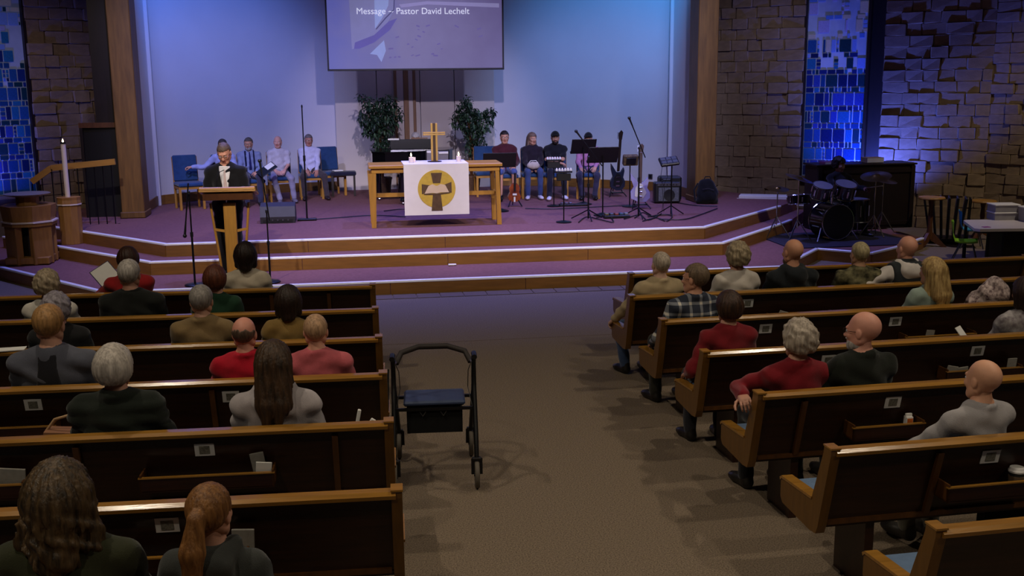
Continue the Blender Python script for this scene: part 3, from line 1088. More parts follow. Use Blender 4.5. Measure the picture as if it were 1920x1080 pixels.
    if ex.get('beard'):
        f = Field((-.08, 0, -.16), (.08, .13, -.03), .0062)
        f.ell((0, .030, -.088), (.066, .070, .05), k=.02); f.ell((0, .062, -.108), (.036, .036, .03), k=.02)
        f.ell((0, .094, -.055), (.03, .014, .008), k=.01)
        X, Y, Z = f.grid()
        f.F = np.maximum(f.F, (Z + .048 - .25 * np.abs(X) + 0 * Y).astype(np.float32))
        f.ell((0, .102, -.071), (.018, .02, .006), k=.004, sub=True)
        a, b = f.mesh()
        bc = ex['beard'] if ex['beard'] is not True else (150, 146, 142)
        o = link('beard', make_mesh('beard', [(a, b, 0)], [hairm(bc)]), root); o.matrix_local = Mh
    if ex.get('glasses'):
        m = MB()
        for s in (-1, 1):
            pr = [(s * .032 + .021 * math.cos(t * PI / 6), .104, -.004 + .016 * math.sin(t * PI / 6)) for t in range(13)]
            m.tube(pr, .0018, 5)
            m.tube([(s * .053, .102, -.001), (s * .078, .05, .002), (s * .080, -.01, .002)], .0018, 5)
        m.tube([(-.011, .106, -.002), (.011, .106, -.002)], .0018, 5)
        o = m.build('glasses', mat('spectacle frame', (40, 36, 34), .3, metal=.6, var=.05), root); o.matrix_local = Mh
    if ex.get('headphones'):
        m = MB()
        m.tube([(.085 * math.sin(t), -.01, .03 + .098 * math.cos(t)) for t in np.linspace(-1.6, 1.6, 12)], .007, 6)
        for s in (-1, 1): m.cyl((s * .075, -.008, -.01), (s * .10, -.008, -.01), .032, .030, 10)
        o = m.build('headphones', MT['black'], root); o.matrix_local = Mh
    HEADPOS[root.name] = Matrix.Translation(loc) @ Matrix.Rotation(rotz, 4, 'Z') @ Matrix.Scale(sc, 4) @ Vector([float(c) for c in hc])
    return root

# ------------------------------------------------------------------ pews
LY = [9.72, 8.68, 7.66, 6.66, 5.66, 4.65, 3.65]
RY = [9.79, 8.75, 7.80, 6.80, 5.80, 4.82, 3.84]
LX, RX = 0.17, 2.31
FAN = math.radians(2.2)
ORD = ['front', 'second', 'third', 'fourth', 'fifth', 'sixth', 'seventh']
placard_print = mat('placard print', (136, 132, 118), 0.8, var=0.3, scale=90)


def pew_frame(side, i):
    s = -1 if side == 'L' else 1
    x = LX if side == 'L' else (RX if i else 2.58)
    y = (LY if side == 'L' else RY)[i]
    return s, Vector((x, y, 0)), -FAN if side == 'L' else FAN


def pew_y_at(side, i, X):
    s, o, a = pew_frame(side, i)
    return o.y + abs(X - o.x) * math.tan(FAN)


def pew_local_x(side, i, px, py):
    s, o, a = pew_frame(side, i)
    p = at_y(px, py, o.y)
    p = at_y(px, py, pew_y_at(side, i, p.x))
    return abs(p.x - o.x) / math.cos(FAN)


def pew(side, i, length, racks, placards, battens):
    s, o, ang = pew_frame(side, i)
    lab = 'brown wooden pew with oak top rail, %s row %s of the aisle' % (ORD[i], 'left' if side == 'L' else 'right')
    root = thing('pew', lab, 'pew', o, ang, 'pews left of the aisle' if side == 'L' else 'pews right of the aisle')

    def bx(name, x0, x1, y0, y1, z0, z1, m, ch=0.0, rx=0.0, par=root):
        xa, xb = sorted((x0 * s, x1 * s))
        b = MB(); b.box(((xa + xb) / 2, (y0 + y1) / 2, (z0 + z1) / 2), (xb - xa, y1 - y0, z1 - z0), rot=(rx, 0, 0) if rx else None, ch=ch)
        return b.build(name, m, par)
    L = length
    tilt = math.atan(0.10 / 0.42)
    # back panel: slanted board
    b = MB(); b.prism([(-.005, .835), (.025, .835), (.130, .425), (.100, .425)], min(.05 * s, (L - .05) * s), max(.05 * s, (L - .05) * s), 'yz')
    b.build('back_panel', MT['pew_dark'], root)
    b = MB(); b.prism([(-.045, .833), (-.05, .852), (-.03, .866), (.02, .866), (.045, .852), (.04, .833)], min(.03 * s, (L - .03) * s), max(.03 * s, (L - .03) * s), 'yz')
    b.build('top_rail', MT['pew_oak'], root)
    prof = [(-.036, .835), (-.038, .870), (.036, .870), (.040, .835), (.150, .540), (.50, .522), (.515, .507), (.515, .410), (.49, .382), (.16, .362), (.090, .370), (.068, .42)]
    for x0 in (0.0, L - .06):
        e = MB(); e.prism(prof, min(x0 * s, (x0 + .05) * s), max(x0 * s, (x0 + .05) * s), 'yz')
        e.build('end_panel', MT['pew_end'], root)
        c = MB()
        xa, xb = min((x0 - .006) * s, (x0 + .058) * s), max((x0 - .006) * s, (x0 + .058) * s)
        c.prism([(.142, .540), (.140, .554), (.50, .536), (.522, .520), (.515, .506), (.498, .521)], xa, xb, 'yz')
        c.build('arm_cap', MT['pew_oak'], root)
        c = MB(); c.prism([(-.044, .868), (-.044, .877), (.042, .877), (.042, .868)], min((x0 - .003) * s, (x0 + .053) * s), max((x0 - .003) * s, (x0 + .053) * s), 'yz')
        c.build('post_cap', MT['pew_oak'], root)
    bx('seat_board', .05, L - .05, .10, .50, .395, .418, MT['pew_dark'])
    bx('cushion', .055, L - .065, .120, .505, .416, .512, MT['cushion'], ch=.02)
    bx('bottom_rail', .06, L - .06, .08, .105, .415, .440, MT['pew_mid'])
    for x0 in (.30, L / 2, L - .36):
        bx('leg', x0, x0 + .05, .12, .44, .0, .40, MT['pew_dark'])
    for x in battens:
        b = MB(); b.prism([(-.005, .80), (-.028, .80), (.075, .43), (.10, .43)], min((x - .016) * s, (x + .016) * s), max((x - .016) * s, (x + .016) * s), 'yz')
        b.build('batten', MT['pew_mid'], root)
    for x0, x1 in racks:
        r = bx('book_rack', x0, x1, -.075, -.058, .55, .625, MT['pew_dark'])
        bx('rack_lip', x0 - .005, x1 + .005, -.078, -.056, .624, .631, MT['pew_oak'], par=r)
        bx('rack_floor', x0, x1, -.075, .055, .545, .556, MT['pew_dark'], par=r)
        for xe in (x0, x1 - .012):
            bx('rack_end', xe, xe + .010, -.075, .05, .55, .645, MT['pew_mid'], par=r)
    for x, z in placards:
        p = MB(); t = math.atan2(.105, -.41)
        yb = (.835 - z) / .41 * .105 - .005
        p.M = Matrix.Translation((x * s, yb - .004, z)) @ Matrix.Rotation(-math.atan(.105 / .41) * -1, 4, 'X')
        p.box((0, 0, 0), (.105, .004, .078)); po = p.build('placard', MT['paper'], root)
        q = MB(); q.M = p.M; q.box((0, -.003, 0), (.056, .002, .050)); q.build('placard_print', placard_print, po)
    return root


def lx(side, i, *pts):
    return [pew_local_x(side, i, px, py) for px, py in pts]


SPEC = {
    ('L', 0): dict(bat=lx('L', 0, (617, 560), (510, 570), (300, 575))),
    ('L', 1): dict(bat=[]),
    ('L', 2): dict(bat=[1.0, 2.6]),
    ('L', 3): dict(bat=[1.1], pl=lx('L', 3, (60, 752), (432, 740)), rk=[(2.05, 2.9)]),
    ('L', 4): dict(bat=lx('L', 4, (630, 860), (147, 880)), pl=lx('L', 4, (382, 834)), rk=[tuple(lx('L', 4, (516, 880), (266, 885))), (1.95, 2.9)]),
    ('L', 5): dict(bat=[.95, 2.0], pl=lx('L', 5, (312, 980)), rk=[tuple(lx('L', 5, (470, 1030), (240, 1035)))]),
    ('L', 6): dict(bat=[]),
    ('R', 0): dict(bat=[1.5, 3.0]),
    ('R', 1): dict(pl=lx('R', 1, (1403, 569)), rk=[tuple(lx('R', 1, (1440, 590), (1560, 580)))]),
    ('R', 2): dict(pl=lx('R', 2, (1437, 615), (1681, 601)), rk=[tuple(lx('R', 2, (1690, 640), (1820, 630)))]),
    ('R', 3): dict(pl=lx('R', 3, (1555, 673), (1836, 651)), rk=[tuple(lx('R', 3, (1765, 700), (1905, 690)))]),
    ('R', 4): dict(bat=lx('R', 4, (1505, 800)), pl=lx('R', 4, (1677, 747)), rk=[tuple(lx('R', 4, (1590, 797), (1722, 787)))]),
    ('R', 5): dict(pl=lx('R', 5, (1861, 849)), rk=[tuple(lx('R', 5, (1763, 910), (1935, 890)))], bat=[.62]),
    ('R', 6): dict(),
}
for (sd, i), q in SPEC.items():
    pew(sd, i, 4.3, q.get('rk', []), [(x, .745) for x in q.get('pl', [])], q.get('bat', []))


# books and cards standing in the racks (things of their own)
def rack_item(name, label, cat, side, i, px, py, size, m, tilt=0.0, group=None, out=-.02):
    s, o, ang = pew_frame(side, i)
    x = pew_local_x(side, i, px, py) * s
    b = MB(); b.box((0, 0, size[2] / 2), size, ch=.002)
    ob = b.build(name, m)
    ob.matrix_world = Matrix.Translation(o) @ Matrix.Rotation(ang, 4, 'Z') @ Matrix.Translation((x, out, .560)) @ Matrix.Rotation(tilt, 4, 'Y') @ Matrix.Rotation(.12, 4, 'X')
    return tag(ob, label, cat, group)


gp = mat('grey card', (150, 146, 138), .8, var=.12, scale=30)
rack_item('bulletin', 'pale booklet at the back of the rack, fifth pew left of the aisle', 'booklet', 'L', 4, 489, 862, (.075, .012, .16), gp, -.15, out=.02)
rack_item('bulletin', 'pale folded leaflet leaning in front of a booklet, fifth pew left of the aisle', 'leaflet', 'L', 4, 494, 872, (.085, .008, .12), MT['paper'], .08, out=-.03)
rack_item('bulletin', 'grey booklet in the rack at the far left edge, fifth pew', 'booklet', 'L', 4, 18, 885, (.16, .012, .15), gp, .1)
rack_item('bulletin', 'grey booklet held in rack beside the ponytailed person', 'booklet', 'L', 5, 455, 1000, (.10, .012, .17), gp, .05)
rack_item('bulletin', 'small white card in the rack below mint sweater person', 'card', 'R', 2, 1739, 620, (.075, .006, .11), gp, .1)
rack_item('bulletin', 'left one of two pale booklets lying in the fourth right pew rack', 'booklet', 'R', 3, 1778, 690, (.085, .01, .10), gp, .2)
rack_item('bulletin', 'right one of two pale booklets in the fourth right pew rack', 'booklet', 'R', 3, 1802, 690, (.09, .01, .085), gp, -.1)
rack_item('bulletin', 'grey card at right end of the rack on the fourth right pew', 'card', 'R', 3, 1893, 674, (.075, .006, .13), gp, .0)
rack_item('bulletin', 'white folded leaflet in the rack behind plaid shirt, second right pew', 'leaflet', 'R', 1, 1462, 580, (.09, .01, .11), gp, .3)
# small drinks carton and coffee cup on racks
s, o, ang = pew_frame('R', 4)
r = thing('drink_carton', 'small white drink carton with orange front on the pew rack', 'carton')
m = MB(); m.box((0, 0, .05), (.045, .04, .10), ch=.003); m.box((0, 0, .108), (.042, .012, .02)); m.build('box', MT['paper'], r)
MB().box((0, -.021, .06), (.036, .003, .06)).build('front_print', mat('orange print', (214, 110, 40), .6, var=.2, scale=40), r)
r.matrix_world = Matrix.Translation(o) @ Matrix.Rotation(ang, 4, 'Z') @ Matrix.Translation((pew_local_x('R', 4, 1702, 778), -.01, .557))
s, o, ang = pew_frame('R', 5)
r = thing('coffee_cup', 'dark paper coffee cup with white lid on the nearest right rack', 'cup')
MB().lathe([(.030, 0), (.041, .105)], n=18).build('cup', mat('cup card', (40, 44, 40), .6, var=.1), r, smooth=True)
MB().lathe([(.043, .103), (.044, .112), (.040, .116), (.036, .128), (.03, .13)], n=18).build('lid', MT['white'], r, smooth=True)
MB().lathe([(.0375, .04), (.0415, .085)], n=18).build('sleeve', mat('cup sleeve', (120, 96, 70), .8, var=.1), r, smooth=True)
r.matrix_world = Matrix.Translation(o) @ Matrix.Rotation(ang, 4, 'Z') @ Matrix.Translation((pew_local_x('R', 5, 1905, 880), -.01, .557))

# ------------------------------------------------------------------ the congregation
TOPZ = .825


def sit(side, i, px, pytop, label, dy=.25, rz=0.0, **kw):
    Y = (LY if side == 'L' else RY)[i] + dy - .02
    p = at_y(px, pytop, Y); p = at_y(px, pytop, pew_y_at(side, i, p.x) + dy - .02)
    s, o, ang = pew_frame(side, i)
    sc = kw.pop('sc', None) or max(.90, min(1.08, (p.z - .472) / TOPZ))
    hy = kw.get('lean', .12)
    x = p.x - kw.pop('dx', 0.0)
    return head_to(person(label, (x, p.y + .02, 0), ang + rz, sc=sc, seat=.472, **kw), px, pytop + 30)


G = 'congregation seated in the pews'
GREY, WHITE_H, BROWN, DARK, BLOND = (150, 144, 138), (188, 180, 172), (84, 56, 38), (36, 26, 22), (170, 134, 84)
sit('L', 0, 241, 465, 'person in red with dark brown hair reading a white folder in the front pew', hair='thick', hairc=(60, 34, 24), top=(150, 30, 34), extras=('collar',),
    handL=(-.26, .30, .95), handR=(-.05, .34, .80), hands=('curl', 'curl'), head=(.2, -.2, 0))
sit('L', 0, 461, 456, 'person with dark shoulder length hair in cream sweater, front left pew', hair='bob', hairc=(40, 26, 20), top=(198, 186, 166), width=.98)
sit('L', 1, 243, 487, 'person with white hair and black coat behind the red top', hair='short', hairc=WHITE_H, top=(24, 26, 24), extras=('jacket', 'collar'), width=1.16)
sit('L', 1, 404, 499, 'person with short auburn hair in dark green top', hair='thick', hairc=(98, 52, 34), top=(28, 58, 40), width=.95)
sit('L', 1, 92, 528, 'person with curly beige hair and white top near the left edge', hair='curly', hairc=(168, 150, 124), top=(214, 208, 198), width=.98)
sit('L', 2, 378, 535, 'person with grey hair in tan jacket, third left pew', hair='short', hairc=GREY, top=(128, 106, 72), extras=('jacket', 'collar'), width=1.08, skinc=(196, 150, 128))
sit('L', 2, 541, 539, 'person with long dark hair and mustard cardigan beside salmon shirt', hair='bob', hairc=(46, 32, 24), top=(140, 112, 62), width=.96)
sit('L', 2, 107, 552, 'person with lavender grey hair in black jacket behind curly beige hair', hair='curly', hairc=(150, 142, 150), top=(26, 26, 28), extras=('jacket',), width=.98)
sit('L', 3, 459, 600, 'balding person in bright red shirt, fourth left pew', hair='fringe', hairc=(104, 84, 70), top=(186, 24, 46), extras=('collar',), width=1.08, skinc=(206, 142, 122), head=(-.12, 0, 0))
sit('L', 3, 592, 590, 'person with thin blond hair in salmon pink shirt near the aisle', hair='crew', hairc=(196, 156, 120), top=(188, 92, 100), extras=('collar',), width=1.12, skinc=(208, 150, 126))
sit('L', 3, 92, 571, 'person with short blond hair in slate grey T-shirt', hair='short', hairc=(176, 132, 82), top=(84, 86, 98), sleeve='short', width=1.16, skinc=(212, 160, 136), extra={'stripe': (34, 34, 40)})
sit('L', 4, 214, 648, 'person with straight silver hair in black quilted jacket', hair='thick', hairc=(196, 186, 176), top=(28, 34, 28), extras=('puffy', 'collar'), width=1.12)
sit('L', 4, 513, 642, 'person with long brown hair in light grey hoodie', hair='longwavy', hairc=(74, 52, 34), hairc2=(36, 26, 18), top=(172, 164, 166), extras=('hood',), width=1.10)
sit('L', 6, 110, 868, 'person with bushy brown hair and olive jacket in the bottom left corner', hair='bushy', hairc=(92, 72, 48), hairc2=(28, 22, 16), top=(46, 48, 30), extras=('jacket', 'collar'), width=1.12)
sit('L', 6, 395, 935, 'person with long light brown ponytail at the bottom edge', hair='pony', hairc=(140, 96, 52), hairc2=(84, 52, 26), top=(58, 60, 58), extras=('hood',), width=.9, headsc=.98, head=(-.25, 0, 0), sc=.92)

sit('R', 1, 1238, 492, 'person with thin white hair and beige jacket at the aisle end', hair='crew', hairc=(198, 182, 164), top=(178, 158, 124), extras=('jacket', 'collar'), width=1.08, skinc=(206, 166, 146), bottoms=(64, 82, 118),
    lean=.22, handL=(-.33, .30, .60), hands=('curl', 'flat'), rz=.12, knees=((-.20, .44, .50), (.08, .46, .50)), feet=((-.14, .42, .085), (.10, .44, .085)))
sit('R', 1, 1382, 456, 'person with short wavy grey hair in pale sweater', hair='curly', hairc=(170, 152, 122), top=(204, 196, 186), width=.98)
sit('R', 1, 1486, 448, 'bald bearded person in black hooded jacket', hair='bald', hairc=DARK, top=(30, 34, 38), extras=('hood',), width=1.14, skinc=(206, 148, 118), extra={'beard': (120, 96, 72)}, rz=.05, head=(.12, 0, 0))
camo = mat('camouflage cloth', (122, 116, 86), .9, scale=16, rgb2=(30, 30, 24), bump=.2, bscale=200, spec=.1)
sit('R', 1, 1611, 456, 'person with pale thin hair in camouflage jacket', hair='crew', hairc=(186, 170, 130), topm=camo, extras=('jacket', 'collar'), width=1.10, skinc=(204, 156, 124))
sit('R', 1, 1700, 442, 'bald person in white hoodie under a grey quilted vest', hair='bald', hairc=(150, 120, 96), top=(206, 198, 192), extras=('hood',), width=1.10, skinc=(210, 150, 126), extra={'vest': (46, 50, 54)}, head=(.15, 0, 0),
    handL=(-.36, .12, .80), poleL=(-.8, -.3, -.2))


def plaid():
    m = bpy.data.materials.new('plaid shirt'); m.use_nodes = True; nt = m.node_tree; b = nt.nodes['Principled BSDF']
    tc = nt.nodes.new('ShaderNodeTexCoord'); sp = nt.nodes.new('ShaderNodeSeparateXYZ'); nt.links.new(tc.outputs['Object'], sp.inputs[0])

    def bands(sock, freq, thr):
        a = nt.nodes.new('ShaderNodeMath'); a.operation = 'MULTIPLY'; a.inputs[1].default_value = freq; nt.links.new(sock, a.inputs[0])
        f = nt.nodes.new('ShaderNodeMath'); f.operation = 'FRACT'; nt.links.new(a.outputs[0], f.inputs[0])
        g = nt.nodes.new('ShaderNodeMath'); g.operation = 'LESS_THAN'; g.inputs[1].default_value = thr; nt.links.new(f.outputs[0], g.inputs[0])
        return g.outputs[0]
    bx_, bz = bands(sp.outputs['X'], 11, .26), bands(sp.outputs['Z'], 11, .26)
    ad = nt.nodes.new('ShaderNodeMath'); ad.operation = 'ADD'; nt.links.new(bx_, ad.inputs[0]); nt.links.new(bz, ad.inputs[1])
    r = nt.nodes.new('ShaderNodeValToRGB'); e = r.color_ramp.elements
    e[0].color = (*lin((34, 40, 56)), 1); e[1].color = (*lin((196, 190, 178)), 1); x = e.new(.5); x.color = (*lin((112, 116, 124)), 1)
    hv = nt.nodes.new('ShaderNodeMath'); hv.operation = 'MULTIPLY'; hv.inputs[1].default_value = .5; nt.links.new(ad.outputs[0], hv.inputs[0])
    nt.links.new(hv.outputs[0], r.inputs[0]); nt.links.new(r.outputs[0], b.inputs['Base Color']); b.inputs['Roughness'].default_value = .9
    return m


sit('R', 2, 1303, 495, 'person with greying brown hair in blue and white plaid shirt', hair='short', hairc=(118, 98, 78), topm=plaid(), extras=('collar', 'glasses'), width=1.12, skinc=(200, 146, 118), head=(.6, 0, 0), rz=.1,
    handL=(-.25, .22, .60), bottoms=(44, 42, 36))
sit('R', 2, 1746, 490, 'person with blond shoulder length hair in mint sweater', hair='long', hairc=(190, 160, 104), hairc2=(120, 92, 54), top=(142, 158, 148), width=.98, head=(.28, 0, 0), rz=.08)
sit('R', 3, 1365, 573, 'person with dark brown hair in dark red sweater by the aisle', hair='thick', hairc=(70, 46, 32), hairc2=(30, 20, 16), top=(120, 26, 34), width=.98, lean=.05,
    handL=(-.26, .18, .66))
floral = mat('grey floral cloth', (168, 164, 164), .9, scale=22, rgb2=(96, 84, 92), bump=.2, bscale=200, spec=.1)
sit('R', 3, 1922, 522, 'person with dark hair in grey floral top at the right edge', hair='bob', hairc=(52, 34, 26), topm=floral, width=1.0)
sit('R', 4, 1497, 602, 'person with white curly hair in dark red top, arm over the pew end', hair='curly', hairc=(186, 172, 156), top=(124, 24, 34), extras=('collar',), width=1.02,
    handL=(-.40, -.10, .86), poleL=(-.8, .2, -.5), hands=('curl', 'flat'), head=(.1, 0, 0), bottoms=(20, 20, 24))
sit('R', 4, 1618, 584, 'bald person with white beard, glasses and black jacket', hair='bald', hairc=DARK, top=(26, 30, 24), extras=('jacket', 'collar', 'glasses'), width=1.12, skinc=(210, 150, 130), extra={'beard': (196, 188, 182)},
    head=(.50, -.05, 0), rz=.15, handL=(-.30, .30, .72))
sit('R', 5, 1843, 676, 'bald person in light grey sweater turned sideways on sixth right pew', hair='bald', hairc=DARK, top=(158, 154, 156), width=1.10, skinc=(212, 158, 128), head=(.12, 0, 0), rz=.12, lean=.14, twist=.1,
    handL=(-.34, .32, .70), handR=(.02, .36, .66), bottoms=(96, 92, 80), shoes=(40, 36, 32), knees=((-.16, .44, .58), (.10, .46, .50)), feet=((-.10, .40, .12), (.12, .44, .085)), extras=('collar',))

# belongings among the pews
p = at_y(198, 515, 10.25)
r = thing('folder', 'open white page in a dark folder held up in the front left pew', 'folder', (p.x + .02, p.y - .02, p.z - .02))
r.rotation_euler = (Matrix.Rotation(math.radians(52), 3, 'X') @ Matrix.Rotation(math.radians(38), 3, 'Z')).to_euler()
MB().box((0, 0, 0), (.20, .29, .008), ch=.002).build('cover', mat('navy folder', (40, 36, 80), .6, var=.1), r)
MB().box((0, 0, .006), (.185, .27, .003)).build('page', MT['paper'], r)
s, o, ang = pew_frame('L', 4)
xb = pew_local_x('L', 4, 92, 806)
r = thing('handbag', 'small tan handbag with handle on the fifth left pew', 'handbag', (o.x - xb, pew_y_at('L', 4, o.x - xb) + .30, .490))
m = MB(); m.prism([(-.14, 0), (.14, 0), (.12, .30), (-.10, .32)], -.06, .06, 'xz'); m.build('pouch', mat('tan leather', (150, 104, 74), .5, var=.12), r)
MB().tube([(-.10, 0, .31), (-.05, 0, .375), (.03, 0, .395), (.10, 0, .37), (.12, 0, .30)], .008, 8).build('handle', mat('pale leather', (186, 150, 110), .5, var=.1), r, smooth=True)
xb = pew_local_x('L', 4, 682, 790)
r = thing('tissue_pack', 'crumpled white tissue in a dark pouch on the pew near the walker', 'tissue', (o.x - xb, o.y + .2, .490))
m = MB(); m.box((.03, 0, .15), (.12, .06, .30), ch=.02); m.build('pouch', MT['black_cloth'], r)
m = MB(); m.box((-.03, 0, .34), (.02, .02, .10), rot=(0, .2, 0), ch=.004); m.box((.05, 0, .315), (.03, .02, .03), rot=(0, .6, 0), ch=.004); m.build('tissue', MT['paper'], r)
s, o, ang = pew_frame('R', 2)
xb = pew_local_x('R', 2, 1884, 560)
r = thing('coat', 'floral coat heaped on the third right pew near the edge', 'coat', (o.x + xb, pew_y_at('R', 2, o.x + xb) + .22, .490))
f = Field((-.25, -.16, 0), (.25, .2, .62), .014)
f.ell((0, 0, .18), (.2, .13, .2), k=.05); f.ell((.03, -.03, .40), (.13, .10, .15), k=.06); f.ell((-.10, .02, .3), (.09, .1, .12), k=.05)
X_, Y_, Z_ = f.grid(); f.F = f.F + (np.sin(X_ * 40 + Z_ * 20) * .008 + np.sin(Z_ * 50 - Y_ * 30) * .006).astype(np.float32)
f.F = np.maximum(f.F, (-Z_ + 0 * X_ + 0 * Y_).astype(np.float32))
a, b = f.mesh(); link('fabric', make_mesh('fabric', [(a, b, 0)], [mat('floral lining', (206, 188, 184), .9, scale=34, rgb2=(70, 50, 56), spec=.1)]), r)
s, o, ang = pew_frame('R', 3)
xb = pew_local_x('R', 3, 1833, 630)
r = tag(MB().box((0, 0, 0), (.10, .22, .005), rot=(.9, .0, .7)).build('bulletin', MT['paper']), 'white service sheet lying on the fourth right pew near the edge', 'sheet')
r.location = (o.x + xb, pew_y_at('R', 3, o.x + xb) + .14, .80)
s, o, ang = pew_frame('R', 4)
xb = pew_local_x('R', 4, 1553, 722)
r = tag(MB().box((0, 0, 0), (.10, .18, .005), rot=(1.1, .2, -.5)).build('bulletin', MT['paper']), 'white folded sheet standing between dark red top and black jacket', 'sheet')
r.location = (o.x + xb, o.y + .2, .80)
p = at_z(20, 655, .86)
r = tag(MB().box((0, 0, 0), (.22, .10, .006), rot=(0, 0, .1)).build('bulletin', MT['paper']), 'white sheet lying on the third left pew rail at left edge', 'sheet')
r.location = (p.x, pew_y_at('L', 2, p.x) + .0, .87)
p = at_z(1885, 1010, 0)
r = thing('handbag', 'black handbag with green trim on the floor beneath the sixth right pew', 'handbag', (p.x, p.y, 0))
m = MB(); m.box((0, 0, .13), (.34, .16, .26), ch=.04); m.build('pouch', MT['black_cloth'], r)
m = MB(); m.tube([(-.11, 0, .25), (-.08, 0, .36), (.08, 0, .36), (.11, 0, .25)], .010, 8); m.build('handle', MT['black'], r)
MB().box((.15, -.075, .16), (.06, .02, .12), ch=.006).build('trim', mat('dark green trim', (24, 56, 48), .5, var=.1), r)

# ------------------------------------------------------------------ rollator in the aisle
r = thing('rollator_walker', 'black rollator walker with blue seat standing in the aisle', 'walker', (.50, 7.10, 0), math.radians(-4))
HW = .275


def wheel(x, y):
    m = MB(); m.M = Matrix.Translation((x, y, .095)) @ Matrix.Rotation(PI / 2, 4, 'Y')
    m.lathe([(.060, -.014), (.088, -.016), (.095, -.010), (.095, .010), (.088, .016), (.060, .014)], n=20)
    wo = m.build('wheel', mat('grey rubber', (92, 84, 74), .7, var=.1), r, smooth=True)
    h = MB(); h.M = m.M; h.lathe([(.058, -.010), (.058, .010)], n=16); h.cyl((0, 0, -.02), (0, 0, .02), .014, n=8)
    h.build('hub', MT['black'], wo)


for sx in (-HW, HW):
    # local -y is the near (camera) side
    wheel(sx, -.30); wheel(sx * .95, .34)
    MB().tube([(sx, -.30, .20), (sx, -.24, .36), (sx, -.06, .62), (sx, -.02, .78), (sx, -.06, .875)], .016, 10).build('rear_leg', MT['black_metal'], r, smooth=True)
    MB().tube([(sx * .95, .34, .20), (sx * .97, .26, .34), (sx, .06, .60), (sx, .0, .74)], .016, 10).build('front_leg', MT['black_metal'], r, smooth=True)
    for yy, xx in ((-.30, sx), (.34, sx * .95)):
        f = MB()
        for e in (-.026, .026): f.bar((xx + e, yy, .095), (xx + e, yy + (.01 if yy < 0 else -.01), .205), .006, .024)
        f.box((xx, yy, .205), (.062, .032, .02), ch=.004); f.build('fork', MT['black'], r)
    MB().tube([(sx, -.03, .865), (sx, -.10, .885), (sx, -.19, .88)], .018, 10).build('hand_grip', MT['black'], r, smooth=True)
    MB().tube([(sx * .96, -.03, .84), (sx * .92, -.10, .835), (sx * .92, -.18, .845)], .006, 6).build('brake_lever', MT['steel'], r)
    MB().tube([(sx, -.04, .85), (sx * .86, -.06, .76), (sx * .84, -.06, .64), (sx * .95, -.14, .5), (sx, -.24, .34)], .003, 5).build('brake_cable', MT['black'], r)
    MB().bar((sx, -.19, .43), (sx, .16, .46), .018, .018).build('side_brace', MT['black_metal'], r)
    MB().bar((sx, -.15, .49), (sx, .18, .43), .012, .012).build('link_bar', MT['black_metal'], r)
MB().box((0, .02, .545), (.42, .30, .035), ch=.012).build('seat', mat('navy vinyl', (50, 64, 96), .42, var=.08), r)
for yy in (-.13, .16): MB().bar((-HW, yy, .51), (HW, yy, .51), .02, .02).build('seat_rail', MT['black_metal'], r)
b = MB().prism([(-.12, .50), (.14, .50), (.12, .33), (-.10, .33)], -.19, .19, 'yz').build('basket', MT['black_cloth'], r)
for sx in (-.08, .06):
    MB().tube([(sx - .02, -.125, .49), (sx, -.13, .46), (sx + .02, -.125, .49)], .004, 5).build('buckle', MT['steel'], b)
MB().tube([(-HW + .02, .0, .80), (-.22, .06, .86), (-.10, .12, .885), (.10, .12, .885), (.22, .06, .86), (HW - .02, .0, .80)], .020, 10).build('back_strap', mat('padded strap', (34, 24, 22), .7, var=.1), r, smooth=True)
# dark bag hanging low on the left
p = at_z(750, 905, .25)
g = thing('shoulder_bag', 'long dark bag hanging beside the left wheel of the walker', 'bag', (.165, 6.83, 0))
m = MB(); m.lathe([(.012, .02), (.045, .06), (.055, .16), (.035, .30), (.012, .40)], n=12, sx=.7, sy=1.3); m.build('pouch', MT['black_cloth'], g, smooth=True)
MB().tube([(0, 0, .38), (.01, .03, .60), (.02, .08, .82)], .008, 6).build('strap', MT['black_cloth'], g)

# ------------------------------------------------------------------ chancel furniture
# altar table
tx = CX - .05
r = thing('altar_table', 'light oak altar table in the middle of the stage', 'table', (tx, 16.45, ZT))
MB().box((0, 0, .915), (2.02, .70, .05), ch=.008).build('table_top', MT['oak'], r)
MB().box((0, 0, .855), (1.94, .62, .07), ch=.004).build('apron', MT['oak'], r)
for sx in (-1, 1):
    for sy in (-1, 1):
        m = MB(); m._add([(sx * .96 - .06, sy * .30 - .04, .82), (sx * .96 + .0 + (.06 if sx < 0 else 0), sy * .30 - .04, .82), (sx * .96 + (.06 if sx < 0 else 0), sy * .30 + .04, .82), (sx * .96 - .06, sy * .30 + .04, .82),
                          (sx * .955 - .035, sy * .30 - .035, 0), (sx * .955 + .035, sy * .30 - .035, 0), (sx * .955 + .035, sy * .30 + .035, 0), (sx * .955 - .035, sy * .30 + .035, 0)],
                         [(0, 1, 2, 3), (7, 6, 5, 4), (0, 4, 5, 1), (1, 5, 6, 2), (2, 6, 7, 3), (3, 7, 4, 0)])
        m.build('leg', MT['oak_v'], r)
    MB().bar((sx * .95, -.30, .46), (sx * .95, .30, .46), .05, .05).build('stretcher', MT['oak'], r)
MB().bar((-.95, .02, .46), (.95, .02, .46), .06, .06).build('stretcher', MT['oak'], r)
